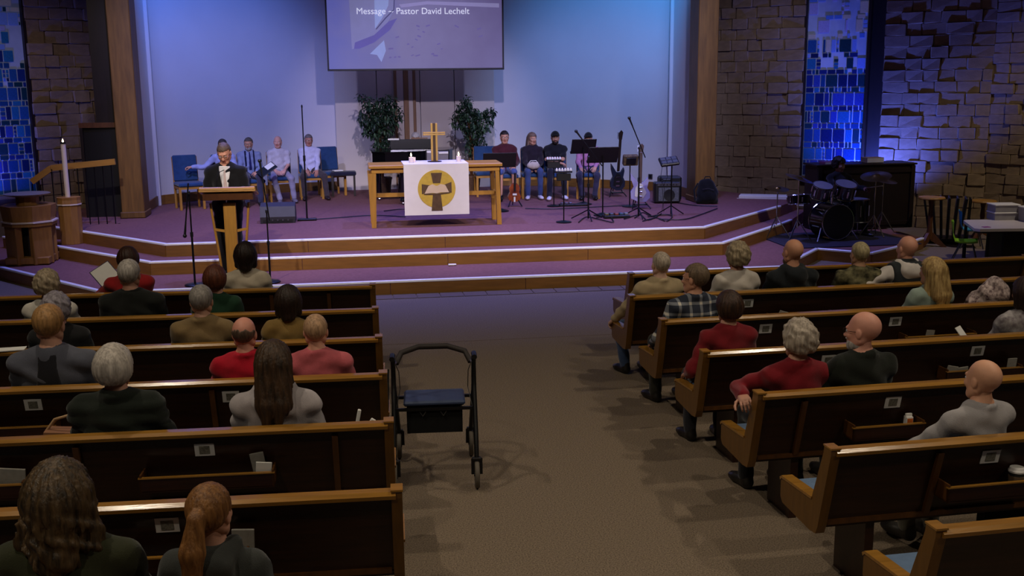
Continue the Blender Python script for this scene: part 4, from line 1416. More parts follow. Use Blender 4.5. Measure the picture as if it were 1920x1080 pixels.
# paraments cloth with emblem
r = thing('altar_cloth', 'white altar cloth with gold disc, brown cross and open book', 'cloth', (tx, 16.45, ZT + .94))
cw = mat('white altar linen', (228, 220, 226), .85, var=.03, scale=6, bump=.1, bscale=150)
m = MB(); m.box((0, .02, .006), (.98, .74, .008)); m.box((0, -.358, -.375), (.98, .010, .77)); m.cyl((-.49, -.352, .002), (.49, -.352, .002), .010, n=10)
m.build('linen', cw, r)
ey = -.366
cz = -.365
m = MB(); m.M = Matrix.Translation((0.0, ey, cz)) @ Matrix.Rotation(PI / 2, 4, 'X'); m.lathe([(.285, -.003), (.285, .004)], n=48)
m.build('gold_disc', mat('gold applique', (204, 168, 62), .6, var=.08, scale=20), r)
brown = mat('brown applique', (96, 70, 46), .75, var=.2, scale=14)
for pl in ([(-.085, .24), (.085, .24), (.055, .085), (-.055, .085)], [(-.06, -.085), (.06, -.085), (.085, -.33), (-.085, -.33)],
           [(-.225, .075), (-.10, .055), (-.10, -.055), (-.225, -.075)], [(.225, .10), (.10, .055), (.10, -.055), (.225, -.065)]):
    m = MB(); m.M = Matrix.Translation((0, 0, cz)); m.prism(pl, ey - .008, ey - .002, 'xz'); m.build('cross_arm', brown, r)
m = MB(); m.M = Matrix.Translation((0, 0, cz)); m.prism([(-.185, -.07), (-.125, .045), (-.06, .07), (-.012, .045), (.012, .045), (.06, .07), (.13, .055), (.185, -.055), (.06, -.055), (.0, -.07), (-.06, -.06)], ey - .014, ey - .004, 'xz')
m.build('book_emblem', mat('cream applique', (216, 190, 166), .8, var=.05), r)
m = MB(); m.M = Matrix.Translation((0, 0, cz)); m.prism([(-.20, -.085), (-.185, -.068), (0, -.072), (.185, -.055), (.20, -.07), (.0, -.092)], ey - .012, ey - .003, 'xz'); m.build('book_edge', brown, r)
# standing cross
r = thing('altar_cross', 'gold wooden standing cross on the altar table', 'cross', (tx + .01, 16.50, ZT + .95))
gold = mat('gilded wood', (190, 150, 70), .4, var=.12, scale=10)
for sx in (-.036, .036): MB().box((sx, 0, .30), (.030, .05, .58), ch=.004).build('upright', gold, r)
MB().box((0, .004, .30), (.042, .04, .58)).build('core', mat('dark walnut core', (70, 46, 24), .5, var=.15), r)
for zz in (.418, .446): MB().box((0, -.012, zz), (.34, .03, .022), ch=.003).build('crossbar', gold, r)
MB().lathe([(.11, 0), (.11, .012), (.03, .02)], n=20).build('foot', MT['dark_brown'], r)


def candle(label, loc, rad, h, lit=True, group='candles on the altar table'):
    c = thing('candle', label, 'candle', loc, group=group)
    MB().lathe([(rad, 0), (rad, h), (rad * .8, h - .004), (.004, h - .008)], n=18).build('wax', MT['wax'], c, smooth=True)
    MB().cyl((0, 0, h - .01), (0, 0, h + .012), .0022, n=6).build('wick', MT['black'], c)
    if lit:
        MB().lathe([(.002, 0), (.012, .012), (.013, .022), (.007, .042), (.001, .058)], (0, 0, h + .008), n=10).build('flame', MT['flame'], c, smooth=True)
        d = bpy.data.lights.new('candle_glow', 'POINT'); d.energy = .8; d.color = (1, .7, .4); d.shadow_soft_size = .015
        o = bpy.data.objects.new('candle_glow', d); COL.objects.link(o); o.parent = c; o.location = (0, 0, h + .08)
    return c


p = at_y(771, 303, 16.42); candle('lit white pillar candle at the left end of the altar cloth', (p.x, 16.42, ZT + .951), .036, .085)
candle('short unlit white candle behind the lit one on the altar', (p.x + .05, 16.50, ZT + .951), .024, .075, lit=False)
p = at_y(860, 303, 16.42); candle('lit white pillar candle at the right end of the altar cloth', (p.x, 16.42, ZT + .951), .036, .085)

# projection screen
scr = bpy.data.materials.new('projected picture'); scr.use_nodes = True
nt = scr.node_tree; b = nt.nodes['Principled BSDF']
tc = nt.nodes.new('ShaderNodeTexCoord'); nz = nt.nodes.new('ShaderNodeTexNoise'); nz.inputs['Scale'].default_value = 3.0; nz.inputs['Detail'].default_value = 8
gr = nt.nodes.new('ShaderNodeSeparateXYZ'); nt.links.new(tc.outputs['Object'], gr.inputs[0]); nt.links.new(tc.outputs['Object'], nz.inputs['Vector'])
mr = nt.nodes.new('ShaderNodeMapRange'); mr.inputs[1].default_value = -1.6; mr.inputs[2].default_value = 1.6; nt.links.new(gr.outputs['X'], mr.inputs[0])
ad = nt.nodes.new('ShaderNodeMath'); ad.operation = 'MULTIPLY_ADD'; ad.inputs[1].default_value = .42; nt.links.new(nz.outputs['Fac'], ad.inputs[0])
sb = nt.nodes.new('ShaderNodeMath'); sb.operation = 'SUBTRACT'; sb.inputs[1].default_value = .21; nt.links.new(mr.outputs[0], sb.inputs[0]); nt.links.new(sb.outputs[0], ad.inputs[2])
rp = nt.nodes.new('ShaderNodeValToRGB'); e = rp.color_ramp.elements
e[0].color = (*lin((92, 96, 176)), 1); e[1].color = (*lin((96, 86, 136)), 1); x = e.new(.45); x.color = (*lin((118, 112, 164)), 1)
nt.links.new(ad.outputs[0], rp.inputs[0])
nt.links.new(rp.outputs[0], b.inputs['Emission Color']); b.inputs['Emission Strength'].default_value = .75
b.inputs['Base Color'].default_value = (.12, .12, .14, 1); b.inputs['Roughness'].default_value = .9
r = thing('projection_screen', 'large hanging projection screen with a sandy picture and message title', 'screen', (1.255, 20.2, 3.85))
MB().box((0, 0, 0), (3.20, .02, 1.85)).build('screen_cloth', scr, r)
for sx in (-1.615, 1.615): MB().box((sx, -.004, 0), (.03, .035, 1.90)).build('border', MT['black'], r)
MB().box((0, -.004, -.94), (3.26, .05, .035), ch=.005).build('bottom_bar', MT['black'], r)
MB().box((0, -.004, .95), (3.26, .12, .12), ch=.01).build('casing', MT['black'], r)
for sx in (-1.3, 1.3): MB().cyl((sx, 0, 1.0), (sx, 0, 3.12), .006, n=6).build('cable', MT['steel'], r)


def glow(name, rgb, st):
    return mat(name, rgb, .9, var=.08, scale=4, emit=st, ecol=rgb)


# flat print on the screen: pale column, boat line, footprints and the title
def sp(px_, py_):
    return ((px_ - 778) / 102.0, .30 - py_ * .00935)


def flat(name, pts, y0, m_):
    q_ = MB(); q_.prism([sp(*c_) for c_ in pts], y0 - .0005, y0, 'xz'); return q_.build(name, m_, r)


flat('picture_column', [(655, -60), (745, -60), (738, 20), (716, 60), (692, 84), (658, 93)], -.0115, glow('picture pale', (122, 122, 168), .65))
flat('picture_light', [(703, -60), (735, -60), (728, 10), (716, 34), (702, 54)], -.0125, glow('picture light', (134, 146, 196), .7))
flat('picture_shadow', [(662, 92), (664, 80), (700, 66), (728, 40), (744, 34), (730, 56), (700, 80), (672, 92)], -.0130, glow('picture shade', (92, 86, 152), .7))
flat('picture_glint', [(691, 102), (718, 76), (721, 96), (712, 118), (704, 104)], -.0125, glow('picture light', (134, 146, 196), .7))
flat('picture_horizon', [(748, 8), (800, 2), (936, 6), (936, 14), (800, 8), (752, 14)], -.0120, glow('picture horizon', (136, 130, 176), .7))
pr = MB(); pr.tube([(*sp(704, 55)[:1], -.013, sp(704, 55)[1]), (sp(722, 34)[0], -.013, sp(722, 34)[1]), (sp(738, 18)[0], -.013, sp(738, 18)[1]), (sp(742, -40)[0], -.013, sp(742, -40)[1])], .010, 4)
pr.build('picture_line', glow('picture line', (78, 76, 120), .6), r)
rnd = random.Random(4)
for k in range(22):
    x0, z0 = rnd.uniform(-.5, 1.3), rnd.uniform(-.75, -.1)
    MB().box((x0, -.0125, z0), (rnd.uniform(.03, .09), .001, rnd.uniform(.015, .03)), rot=(0, rnd.uniform(-.5, .5), 0)).build('picture_mark', glow('picture marks', (98, 90, 142), .7), r)
tcu = bpy.data.curves.new('title_text', 'FONT'); tcu.body = 'Message ~ Pastor David Lechelt'; tcu.size = .148; tcu.align_x = 'CENTER'; tcu.extrude = .001
tcu.materials.append(glow('title white', (206, 208, 228), .8))
tmp = link('title_source', tcu)
bpy.context.view_layer.update()
tme = bpy.data.meshes.new_from_object(tmp.evaluated_get(bpy.context.evaluated_depsgraph_get()))
bpy.data.objects.remove(tmp)
tw = max(v.co.x for v in tme.vertices) - min(v.co.x for v in tme.vertices)
to = link('title_text', tme, r, (-.04, -.016, .055)); to.rotation_euler = (PI / 2, 0, 0); to.scale = (2.06 / tw,) * 3

# wall cross, partly behind the screen
r = thing('wall_cross', 'tall brown wooden cross on the wall, its top behind the screen', 'cross', (1.10, 22.02, 0))
for sx in (-.18, .20): MB().box((sx, 0, 2.9), (.06, .10, 4.6), ch=.008).build('side_beam', MT['beam'], r)
MB().box((.035, .0, 2.9), (.10, .10, 4.6), ch=.008).build('centre_beam', MT['beam'], r)
for sx in (-.085, .13): MB().box((sx, .01, 2.9), (.13, .07, 4.6)).build('face_board', MT['panel'], r)
MB().box((0, -.02, 4.3), (1.9, .10, .34), ch=.008).build('crossbar', MT['beam'], r)

# ------------------------------------------------------------------ ficus trees
leaf_m = [mat('ficus leaf dark', (36, 60, 42), .5, var=.2), mat('ficus leaf', (62, 92, 60), .5, var=.2)]
leaf_mesh = []
for mm in leaf_m:
    m = MB(); m._add([(0, 0, 0), (.018, .03, .004), (.014, .065, 0), (0, .095, -.012), (-.014, .065, 0), (-.018, .03, .004), (0, .045, .010)],
                     [(0, 1, 6), (1, 2, 6), (2, 3, 6), (3, 4, 6), (4, 5, 6), (5, 0, 6)])
    leaf_mesh.append(m)


def ficus(label, loc, h, rx, seed, blobs):
    rnd = random.Random(seed)
    t = thing('potted_ficus', label, 'plant', loc)
    MB().lathe([(.12, 0), (.15, .02), (.18, .30), (.19, .30), (.19, .34), (.17, .34), (.16, .31)], n=20).build('pot', mat('brown basket pot', (108, 78, 54), .8, var=.2, scale=30), t, smooth=True)
    MB().lathe([(.17, .0), (.02, .01)], (0, 0, .30), n=14).build('soil', MT['dark_brown'], t)
    tr = MB()
    for k in range(3):
        a = k * 2.1
        tr.tube([(.02 * math.cos(a), .02 * math.sin(a), .3), (.04 * math.cos(a + 1), .04 * math.sin(a + 1), .7), (.03 * math.cos(a + 2), .03 * math.sin(a + 2), h * .55), (.12 * math.cos(a + 2), .1 * math.sin(a + 2), h * .8)], .014, 6)
    tr.build('trunk', MT['walnut'], t)
    lv = [MB(), MB()]; br = MB()
    for bxx, bz, br_, n in blobs:
        br_ *= 1.12
        for _ in range(int(n * 1.35)):
            while True:
                q = Vector((rnd.uniform(-1, 1), rnd.uniform(-1, 1), rnd.uniform(-1, 1)))
                if q.length < 1: break
            q = q * (q.length ** -.35) if q.length > .01 else q
            pos = Vector((bxx, 0, bz)) + q * br_
            k = rnd.random() < .4
            L = lv[int(k)]
            L.M = Matrix.Translation(pos) @ Matrix.Rotation(rnd.uniform(0, 6.3), 4, 'Z') @ Matrix.Rotation(rnd.uniform(-1.5, .5), 4, 'X') @ Matrix.Scale(rnd.uniform(0.9, 1.35), 4)
            L._add(leaf_mesh[0].v, leaf_mesh[0].f)
        br.tube([(0, 0, h * .55), (bxx * .6, 0, (bz + h * .55) / 2), (bxx, 0, bz)], .006, 5)
    br.build('branches', MT['walnut'], t)
    for k in (0, 1):
        tag(lv[k].build('leaves', leaf_m[k], t), kind='stuff')
    return t


p = at_y(714, 270, 21.0)
ficus('leafy ficus tree left of the wall cross behind the piano', (p.x + .01, 21.0, ZT), 2.0, .4, 5,
      [(0, 1.42, .26, 330), (-.22, 1.50, .20, 160), (.22, 1.55, .20, 160), (-.12, 1.72, .17, 120), (.16, 1.76, .15, 90), (-.34, 1.88, .08, 25), (.02, 1.18, .20, 160), (-.02, .95, .14, 80), (.14, .88, .12, 60), (-.25, 1.28, .12, 60)])
p = at_y(883, 270, 21.0)
ficus('leafy ficus tree right of the wall cross behind the altar', (p.x, 21.0, ZT), 1.9, .4, 9,
      [(.0, 1.40, .24, 280), (.22, 1.38, .20, 190), (-.10, 1.62, .16, 130), (-.26, 1.42, .13, 70), (.36, 1.56, .11, 50), (.06, 1.15, .18, 150), (.02, .90, .13, 90), (.10, .72, .11, 60), (-.06, 1.78, .09, 40), (.20, .98, .10, 40)])

# ------------------------------------------------------------------ grand piano and pianist
r = thing('grand_piano', 'black grand piano standing behind the altar table', 'piano', (1.08, 19.55, ZT))
outl = [(-.74, .55), (.74, .55), (.74, -.05), (.62, -.30), (.30, -.45), (-.10, -.55), (-.50, -.58), (-.72, -.42), (-.74, -.1)]
MB().prism(outl, .62, .93, 'xy').build('case', MT['black_gloss'], r)
MB().prism([(x * 1.02, y * 1.02) for x, y in outl], .93, .955, 'xy').build('lid', MT['black_gloss'], r)
for x, y in ((-.6, .42), (.6, .42), (-.2, -.42)):
    MB().lathe([(.05, .62), (.045, .12), (.06, .08), (.05, .06)], (x, y, 0), n=12).build('leg', MT['black_gloss'], r)
    MB().cyl((x - .015, y, .03), (x + .015, y, .03), .03, n=12).build('caster', MT['steel'], r)
d = MB().box((.05, .10, 1.045), (.86, .03, .18), rot=(-.15, 0, 0), ch=.005).build('music_desk', MT['black_gloss'], r)
MB().box((-.32, .085, 1.14), (.20, .012, .03), rot=(-.15, 0, 0)).build('sheet_edge', MT['paper'], d)
MB().box((.15, .085, 1.15), (.30, .012, .02), rot=(-.15, 0, 0)).build('sheet_edge', mat('brown songbook', (120, 90, 60), .7, var=.1), d)
MB().box((0, .66, .66), (1.22, .20, .05)).build('keyboard', MT['white'], r)
p = at_y(820, 290, 18.9)
r = thing('music_case', 'open grey sheet music holder with books behind the altar cross', 'music rack', (p.x, 18.9, ZT))
MB().box((0, 0, .84), (.40, .03, .24), rot=(.18, 0, 0), ch=.004).build('panel', mat('grey frosted panel', (120, 116, 120), .5, var=.1), r)
MB().box((-.09, -.03, .95), (.20, .02, .03), rot=(.18, 0, 0)).build('sheet', MT['paper'], r)
MB().box((.11, -.03, .93), (.17, .02, .03), rot=(.18, 0, 0)).build('sheet', MT['paper'], r)
for sx in (-.20, .20): MB().box((sx, 0, .84), (.02, .05, .28), rot=(.18, 0, 0)).build('side_rail', MT['black'], r)
MB().cyl((0, .02, .03), (0, .02, .76), .014, n=8).build('pole', MT['black_metal'], r)
m = MB()
for k in range(3): m.bar((0, .02, .10), (.24 * math.cos(k * 2.1 + .5), .02 + .24 * math.sin(k * 2.1 + .5), .012), .018, .012)
m.build('tripod', MT['black_metal'], r)
p = at_y(779, 246, 20.45)
person('person with white hair seated at the piano, mostly hidden', (p.x, 20.42, ZT), PI, sc=.92, hair='short', hairc=(214, 208, 210), top=(70, 66, 90), handL=(-.2, .36, .70), handR=(.2, .36, .70), head=(0, -.3, 0), group='musicians on the stage')
r = thing('piano_bench', 'black bench under the pianist', 'bench', (p.x, 20.45, ZT))
MB().box((0, 0, .42), (.76, .36, .06), ch=.01).build('seat', MT['black_gloss'], r)
for x in (-.33, .33):
    for y in (-.14, .14): MB().box((x, y, .2), (.045, .045, .4)).build('leg', MT['black_gloss'], r)


# ------------------------------------------------------------------ blue stage chairs
def make_chair(label, group):
    r = thing('stage_chair', label, 'chair', group=group)
    MB().box((0, 0, .435), (.44, .48, .07), ch=.02).build('seat', MT['blue_seat'], r)
    m = MB(); m.M = Matrix.Translation((0, -.24, .70)) @ Matrix.Rotation(.14, 4, 'X'); m.box((0, 0, 0), (.42, .06, .46), ch=.02); m.build('backrest', MT['blue_seat'], r)
    for x in (-.20, .20):
        MB().bar((x, .20, 0), (x, .20, .40), .04, .04).build('leg', MT['oak_v'], r)
        MB().tube([(x, -.20, 0), (x, -.22, .42), (x, -.275, .90)], .022, 6).build('leg', MT['oak_v'], r)
    for x in (-.20, .20): MB().bar((x, -.20, .38), (x, .20, .38), .03, .045).build('side_rail', MT['oak'], r)
    MB().bar((-.20, .20, .38), (.20, .20, .38), .03, .045).build('front_rail', MT['oak'], r)
    m = MB()
    return r


proto = None


def chair(label, x, y, rz, group):
    global proto
    if proto is None:
        proto = make_chair(label, group); c = proto
    else:
        c = copy_tree(proto); c['label'] = label; c['group'] = group
    c.location = (x, y, ZT); c.rotation_euler = (0, 0, rz)
    return c


GS, GM = 'people seated on the stage', 'musicians on the stage'
GC = 'blue stage chairs'


def stagesit(px, pytop, Y, label, rz=0.0, sc=None, grp=GS, chair_label=None, **kw):
    p = at_y(px, pytop, Y)
    s_ = sc or max(.88, min(1.04, (p.z - ZT - .45) / TOPZ))
    head_to(person(label, (p.x, Y, ZT), PI + rz, sc=s_, seat=.47, group=grp, **kw), px, pytop + 14)
    if chair_label:
        f = Vector((math.sin(rz), -math.cos(rz), 0))
        c = Vector((p.x, Y, 0)) + f * .10
        chair(chair_label, c.x, c.y, PI + rz, GC)


stagesit(418, 266, 19.55, 'person in light blue shirt behind the preacher, arm along the chair back', rz=.25, hair='short', hairc=(60, 56, 60), top=(150, 160, 214),
         handR=(.62, -.14, .82), poleR=(0, 0, -1), chair_label='blue stage chair behind the preacher', hands=('flat', 'curl'), bottoms=(50, 50, 60))
p0 = at_y(355, 380, 19.35); chair('blue stage chair at the left end with an arm resting on it', p0.x, 19.45, PI + .35, GC)
stagesit(466, 261, 19.9, 'person with grey beard, blue shirt and dark suspenders seated on stage', rz=.2, hair='short', hairc=(90, 84, 84), top=(124, 136, 180), width=1.08, belly=.5,
         extras=('suspenders', 'glasses', 'collar'), extra={'tie': (30, 30, 84), 'beard': (160, 156, 160)}, bottoms=(58, 58, 84), chair_label='blue stage chair under the suspenders wearer',
         handL=(-.10, .30, .68), handR=(.14, .32, .64), hands=('curl', 'flat'), head=(-.3, 0, 0))
stagesit(521, 259, 20.35, 'balding person in pale shirt seated with crossed grey trousers on stage', rz=.15, hair='fringe', hairc=(96, 84, 80), top=(196, 192, 214), width=1.06, belly=.4, skinc=(214, 160, 150),
         sleeve='short', bottoms=(150, 146, 176), shoes=(110, 104, 120), chair_label='blue stage chair under the pale shirt', handL=(-.08, .30, .66), handR=(.10, .30, .66), knees=((-.20, .44, .50), (.16, .44, .54)), feet=((-.24, .42, .085), (.06, .54, .085)), head=(-.25, 0, 0))
stagesit(579, 256, 20.75, 'grey haired person in white shirt and dark trousers, right end of the seated four', rz=.1, hair='short', hairc=(116, 108, 112), top=(196, 196, 232), width=1.04,
         extras=('collar', 'glasses'), bottoms=(66, 58, 66), shoes=(40, 28, 34), skinc=(176, 124, 112), chair_label='blue stage chair under the white shirt', handL=(-.12, .32, .60), handR=(.10, .30, .62), knees=((-.26, .46, .50), (.18, .46, .50)), feet=((-.30, .48, .085), (.16, .44, .085)))
p0 = at_y(622, 330, 21.25); chair('empty blue stage chair turned sideways beside the bench', p0.x, 21.15, PI + .35, GC)
p0 = at_z(650, 366, ZT)
r = thing('stage_bench', 'small dark padded bench beside the empty blue chair', 'bench', (p0.x - .05, 21.0, ZT))
MB().box((0, 0, .43), (.50, .34, .08), ch=.025).build('seat', cloth((34, 34, 56)), r)
for x in (-.21, .21):
    for y in (-.13, .13): MB().box((x, y, .2), (.04, .04, .4)).build('leg', MT['dark_brown'], r)
MB().box((-.10, -.02, .49), (.18, .13, .02), rot=(0, 0, .3)).build('papers', MT['paper'], r)
r = thing('hymn_folder', 'open dark folder with white pages held beside the suspenders', 'folder')
p0 = at_y(500, 318, 19.45); r.location = p0; r.rotation_euler = (.42, -.55, .35)
MB().box((0, 0, 0), (.34, .24, .012), ch=.003).build('cover', MT['black'], r)
MB().box((.08, .03, .009), (.15, .14, .004)).build('pages', MT['paper'], r)

# band members on the right
stagesit(946, 248, 19.75, 'person in maroon sweater with dark hair behind the black music stand', rz=-.05, grp=GM, hair='short', hairc=(44, 34, 34), top=(70, 28, 40), width=1.06, extras=('glasses',), bottoms=(70, 84, 140), shorts=True,
         chair_label='blue stage chair under the maroon sweater', handL=(-.16, .30, .66), handR=(.16, .30, .66))
stagesit(998, 253, 19.85, 'person with long light brown hair and dark top holding a cream bag', rz=-.1, grp=GM, hair='long', hairc=(128, 104, 92), top=(38, 30, 44), width=.94, bottoms=(60, 74, 120), shoes=(200, 196, 210),
         chair_label='blue stage chair under the dark top', handL=(-.10, .32, .66), handR=(.10, .32, .66), head=(.35, 0, 0))
stagesit(1041, 249, 19.7, 'bearded person in black cap and black T-shirt with crossed arms', rz=-.12, grp=GM, hair='cap', hairc=(20, 22, 26), top=(26, 26, 34), sleeve='short', width=1.06, extras=('glasses',), extra={'beard': (44, 34, 32)}, bottoms=(34, 34, 48), shoes=(214, 210, 222),
         chair_label='blue stage chair under the black T-shirt', handL=(.10, .20, .82), handR=(-.08, .24, .72), poleL=(-.9, .1, -.4), poleR=(.9, .1, -.4), hands=('curl', 'curl'), feet=((-.16, .40, .085), (.16, .52, .085)))
stagesit(1103, 259, 19.55, 'person in black cap and pink shirt behind the twin music stands', rz=-.2, grp=GM, hair='cap', hairc=(24, 24, 30), top=(176, 120, 160), width=1.04, bottoms=(52, 50, 72), chair_label='blue stage chair under the pink shirt',
         handL=(-.14, .32, .66), handR=(.16, .30, .64), knees=((-.18, .46, .50), (.20, .46, .52)))
p0 = at_y(1000, 316, 19.45)
r = thing('cream_bag', 'small cream bag in the lap of the dark top', 'bag', (p0.x, 19.44, ZT + .555))
f = Field((-.14, -.08, 0), (.14, .08, .16), .010); f.ell((0, 0, .07), (.12, .06, .07), k=.02)
X_, Y_, Z_ = f.grid(); f.F = f.F + (np.sin(X_ * 70) * .003 + 0 * Y_ + 0 * Z_).astype(np.float32)
a, b = f.mesh(); link('pouch', make_mesh('pouch', [(a, b, 0)], [cloth((190, 178, 170))]), r)
MB().tube([(-.09, 0, .11), (-.05, 0, .16), (.05, 0, .16), (.09, 0, .11)], .006, 6).build('strap', MT['white'], r)
for px_, Y, lab in ((912, 20.3, 'blue stage chair left of the maroon sweater, seen under the altar table'),):
    p0 = at_y(px_, 330, Y); chair(lab, p0.x, Y, PI, GC)

# ------------------------------------------------------------------ preacher and lectern
PX = -1.64
person('person preaching in black suit, white shirt and glasses behind the lectern', (PX, 14.42, ZL), PI, sc=1.03, pose='stand', lean=-.06, hair='crew', hairc=(104, 84, 68), top=(22, 22, 24), topname='suit_jacket',
       extras=('jacket', 'collar', 'glasses', 'shirtfront'), extra={'tie': (196, 176, 170), 'shirtfront': (214, 208, 200)}, width=1.12, belly=.3, head=(-.12, -.42, .08), handL=(-.22, .26, 1.13), handR=(.22, .26, 1.13), hands=('flat', 'flat'),
       poleL=(-.25, -.6, -.9), poleR=(.25, -.6, -.9), bottoms=(20, 20, 24), skinc=(206, 146, 120))
r = thing('lectern', 'light oak lectern with slanted top in front of the preacher', 'lectern', (-1.57, 13.98, ZL))
m = MB(); m.M = Matrix.Translation((0, 0.05, 1.15)) @ Matrix.Rotation(-.20, 4, 'X'); m.box((0, 0, 0), (.70, .46, .035), ch=.006); m.build('desk_top', MT['oak'], r)
m = MB(); m.M = Matrix.Translation((0, 0.05, 1.15)) @ Matrix.Rotation(-.20, 4, 'X'); m.box((0, -.22, .02), (.70, .03, .05), ch=.012); m.build('book_stop', MT['oak'], r)
m = MB(); m.prism([(-.15, 1.158), (.24, 1.083), (.22, 1.03), (-.12, 1.07)], -.31, .31, 'yz'); m.build('desk_box', MT['walnut'], r)
MB().box((0, .0, .52), (.155, .06, 1.00), ch=.006).build('centre_post', MT['oak_v'], r)
for sx in (-1, 1):
    MB().tube([(sx * .24, .02, 1.02), (sx * .205, .02, .70), (sx * .165, .02, .35), (sx * .14, .02, .05)], .016, 8).build('side_rod', MT['oak_v'], r, smooth=True)
    MB().bar((sx * .075, 0, .66), (sx * .20, .02, .68), .03, .03).build('rung', MT['oak'], r)
MB().box((0, .04, .035), (.52, .42, .07), ch=.01).build('base', MT['oak'], r)
m = MB().tube([(-.15, .10, 1.16), (-.16, .14, 1.30), (-.12, .22, 1.40), (-.07, .26, 1.42)], .005, 6).build('gooseneck_microphone', MT['black_metal'], r)


# ------------------------------------------------------------------ microphone and music stands
def mic(m, tip, d):
    d = Vector(d).normalized(); tip = Vector(tip)
    m.cyl(tip - d * .16, tip, .010, .016, 8); m.ball(tip + d * .015, .026, 8, 6)


def mic_stand(label, base, h, boom=None, foot='round', micdir=(0, -1, .4), straight=False):
    r = thing('microphone_stand', label, 'microphone stand', base, group='microphone stands')
    if foot == 'round':
        MB().lathe([(.13, 0), (.13, .012), (.11, .022), (.02, .028)], n=20).build('base', MT['black_metal'], r, smooth=True)
    elif foot == 'flat':
        MB().box((0, 0, .015), (.30, .14, .03), ch=.006).build('base', MT['black_metal'], r)
    else:
        for k in range(3):
            a = k * 2 * PI / 3 + .5
            MB().tube([(0, 0, .16), (.28 * math.cos(a), .28 * math.sin(a), .012)], .010, 6).build('foot', MT['black_metal'], r)
    MB().cyl((0, 0, .02), (0, 0, h * .55), .0135, n=10).build('lower_tube', MT['black_metal'], r)
    MB().cyl((0, 0, h * .55), (0, 0, h), .0095, n=10).build('upper_tube', MT['black_metal'], r)
    MB().cyl((0, 0, h * .53), (0, 0, h * .58), .020, n=10).build('clutch', MT['black'], r)
    if boom:
        a, b = Vector(boom[0]), Vector(boom[1])
        bo = MB().tube([a, b], .009, 8).build('boom', MT['black_metal'], r)
        mm = MB(); mic(mm, b + (b - a).normalized() * .12, b - a); mm.build('microphone', MT['black'], r, smooth=True)
        MB().box((0, 0, h), (.03, .05, .04), ch=.006).build('swivel', MT['black'], r)
    elif straight:
        mm = MB(); mm.ball((0, 0, h + .02), (.014, .014, .03), 8, 6); mm.build('microphone', MT['black'], r, smooth=True)
    return r


def up(px, py, z):
    return at_z(px, py, z)


b = up(366, 535, ZL); mic_stand('microphone stand left of the preacher with its boom hanging down', (b.x, b.y, ZL), 1.18, boom=((.00, 0, 1.30), (-.06, -.05, .78)))
b = up(510, 529, ZL); mic_stand('microphone stand right of the lectern with a raised boom', (b.x - .02, b.y, ZL), .92, boom=((.03, 0, .80), (-.04, .05, 1.42)))
b = up(576, 413, ZT); mic_stand('tall straight microphone stand in front of the white shirt', (b.x, b.y, ZT), 1.78, foot='flat', straight=True)
b = up(1103, 412, ZT); mic_stand('tripod microphone stand with boom rising left of the twin music stands', (b.x, b.y, ZT), .98, boom=((.22, 0, .84), (-.12, -.02, 1.28)), foot='tripod')
b = up(1197, 408, ZT); mic_stand('tripod microphone stand with boom in front of the lilac guitar', (b.x, b.y, ZT), 1.10, boom=((.10, 0, .95), (-.12, -.02, 1.45)), foot='tripod')


def music_stand(label, base, h, w_, hh, rz=0.0, tilt=.35):
    r = thing('music_stand', label, 'music stand', base, rz, group='black music stands')
    m = MB(); m.M = Matrix.Translation((0, 0, h)) @ Matrix.Rotation(tilt, 4, 'X')
    m.box((0, 0, 0), (w_, .012, hh), ch=.003); m.build('desk', MT['black'], r)
    m = MB(); m.M = Matrix.Translation((0, 0, h)) @ Matrix.Rotation(tilt, 4, 'X'); m.box((0, .03, -hh / 2), (w_, .06, .012)); m.build('ledge', MT['black'], r)
    MB().cyl((0, 0, .03), (0, 0, h - .02), .012, n=8).build('pole', MT['black_metal'], r)
    MB().lathe([(.15, 0), (.15, .01), (.02, .05)], n=18).build('base', MT['black_metal'], r)
    return r


b = up(938, 396, ZT); music_stand('black music stand just right of the altar table', (b.x, b.y, ZT), .86, .56, .26)
b = up(1094, 383, ZT); music_stand('left of the twin black music stands', (b.x, b.y, ZT), 1.02, .44, .30, tilt=.55)
b = up(1130, 404, ZT); music_stand('right of the twin black music stands', (b.x, b.y, ZT), .98, .50, .30, tilt=.55)


def perc(label, base, h):
    r = thing('percussion_stand', label, 'percussion stand', base, group='percussion stands')
    MB().cyl((0, 0, .02), (0, 0, h), .010, n=8).build('pole', MT['black_metal'], r)
    MB().lathe([(.12, 0), (.12, .012), (.02, .03)], n=18).build('base', MT['black_metal'], r)
    MB().box((0, 0, h), (.26, .06, .03), ch=.004).build('bar', MT['black'], r)
    for k in range(6):
        MB().lathe([(.018, 0), (.022, .012), (.008, .045)], (-.11 + .044 * k, 0, h + .015), n=10).build('jingle', MT['white'], r, smooth=True)  # white colour stands in for bright reflections on the chrome
    MB().box((0, .01, h - .08), (.22, .05, .11), ch=.006).build('holder', MT['black'], r)
    return r


b = up(1028, 387, ZT); perc('percussion stand with chrome jingles, farther one of two', (b.x + .10, b.y, ZT), .80)
b = up(1050, 417, ZT); perc('percussion stand with chrome jingles, nearer and lower one of two', (b.x + .06, b.y, ZT), .78)

# monitor wedge
b = up(521, 419, ZT)
r = thing('monitor_speaker', 'dark floor monitor speaker beside the lectern', 'speaker', (b.x, 17.25, ZT))
MB().prism([(-.20, 0), (.22, 0), (.24, .12), (.10, .30), (-.16, .26), (-.22, .10)], -.27, .27, 'yz').build('cabinet', mat('speaker cabinet', (52, 50, 60), .6, var=.1), r)
MB().box((0, -.205, .05), (.46, .012, .07)).build('rear_plate', MT['black'], r)
for k in range(5): MB().cyl((-.16 + .08 * k, -.21, .05), (-.16 + .08 * k, -.226, .05), .012, n=8).build('socket', MT['steel'], r)


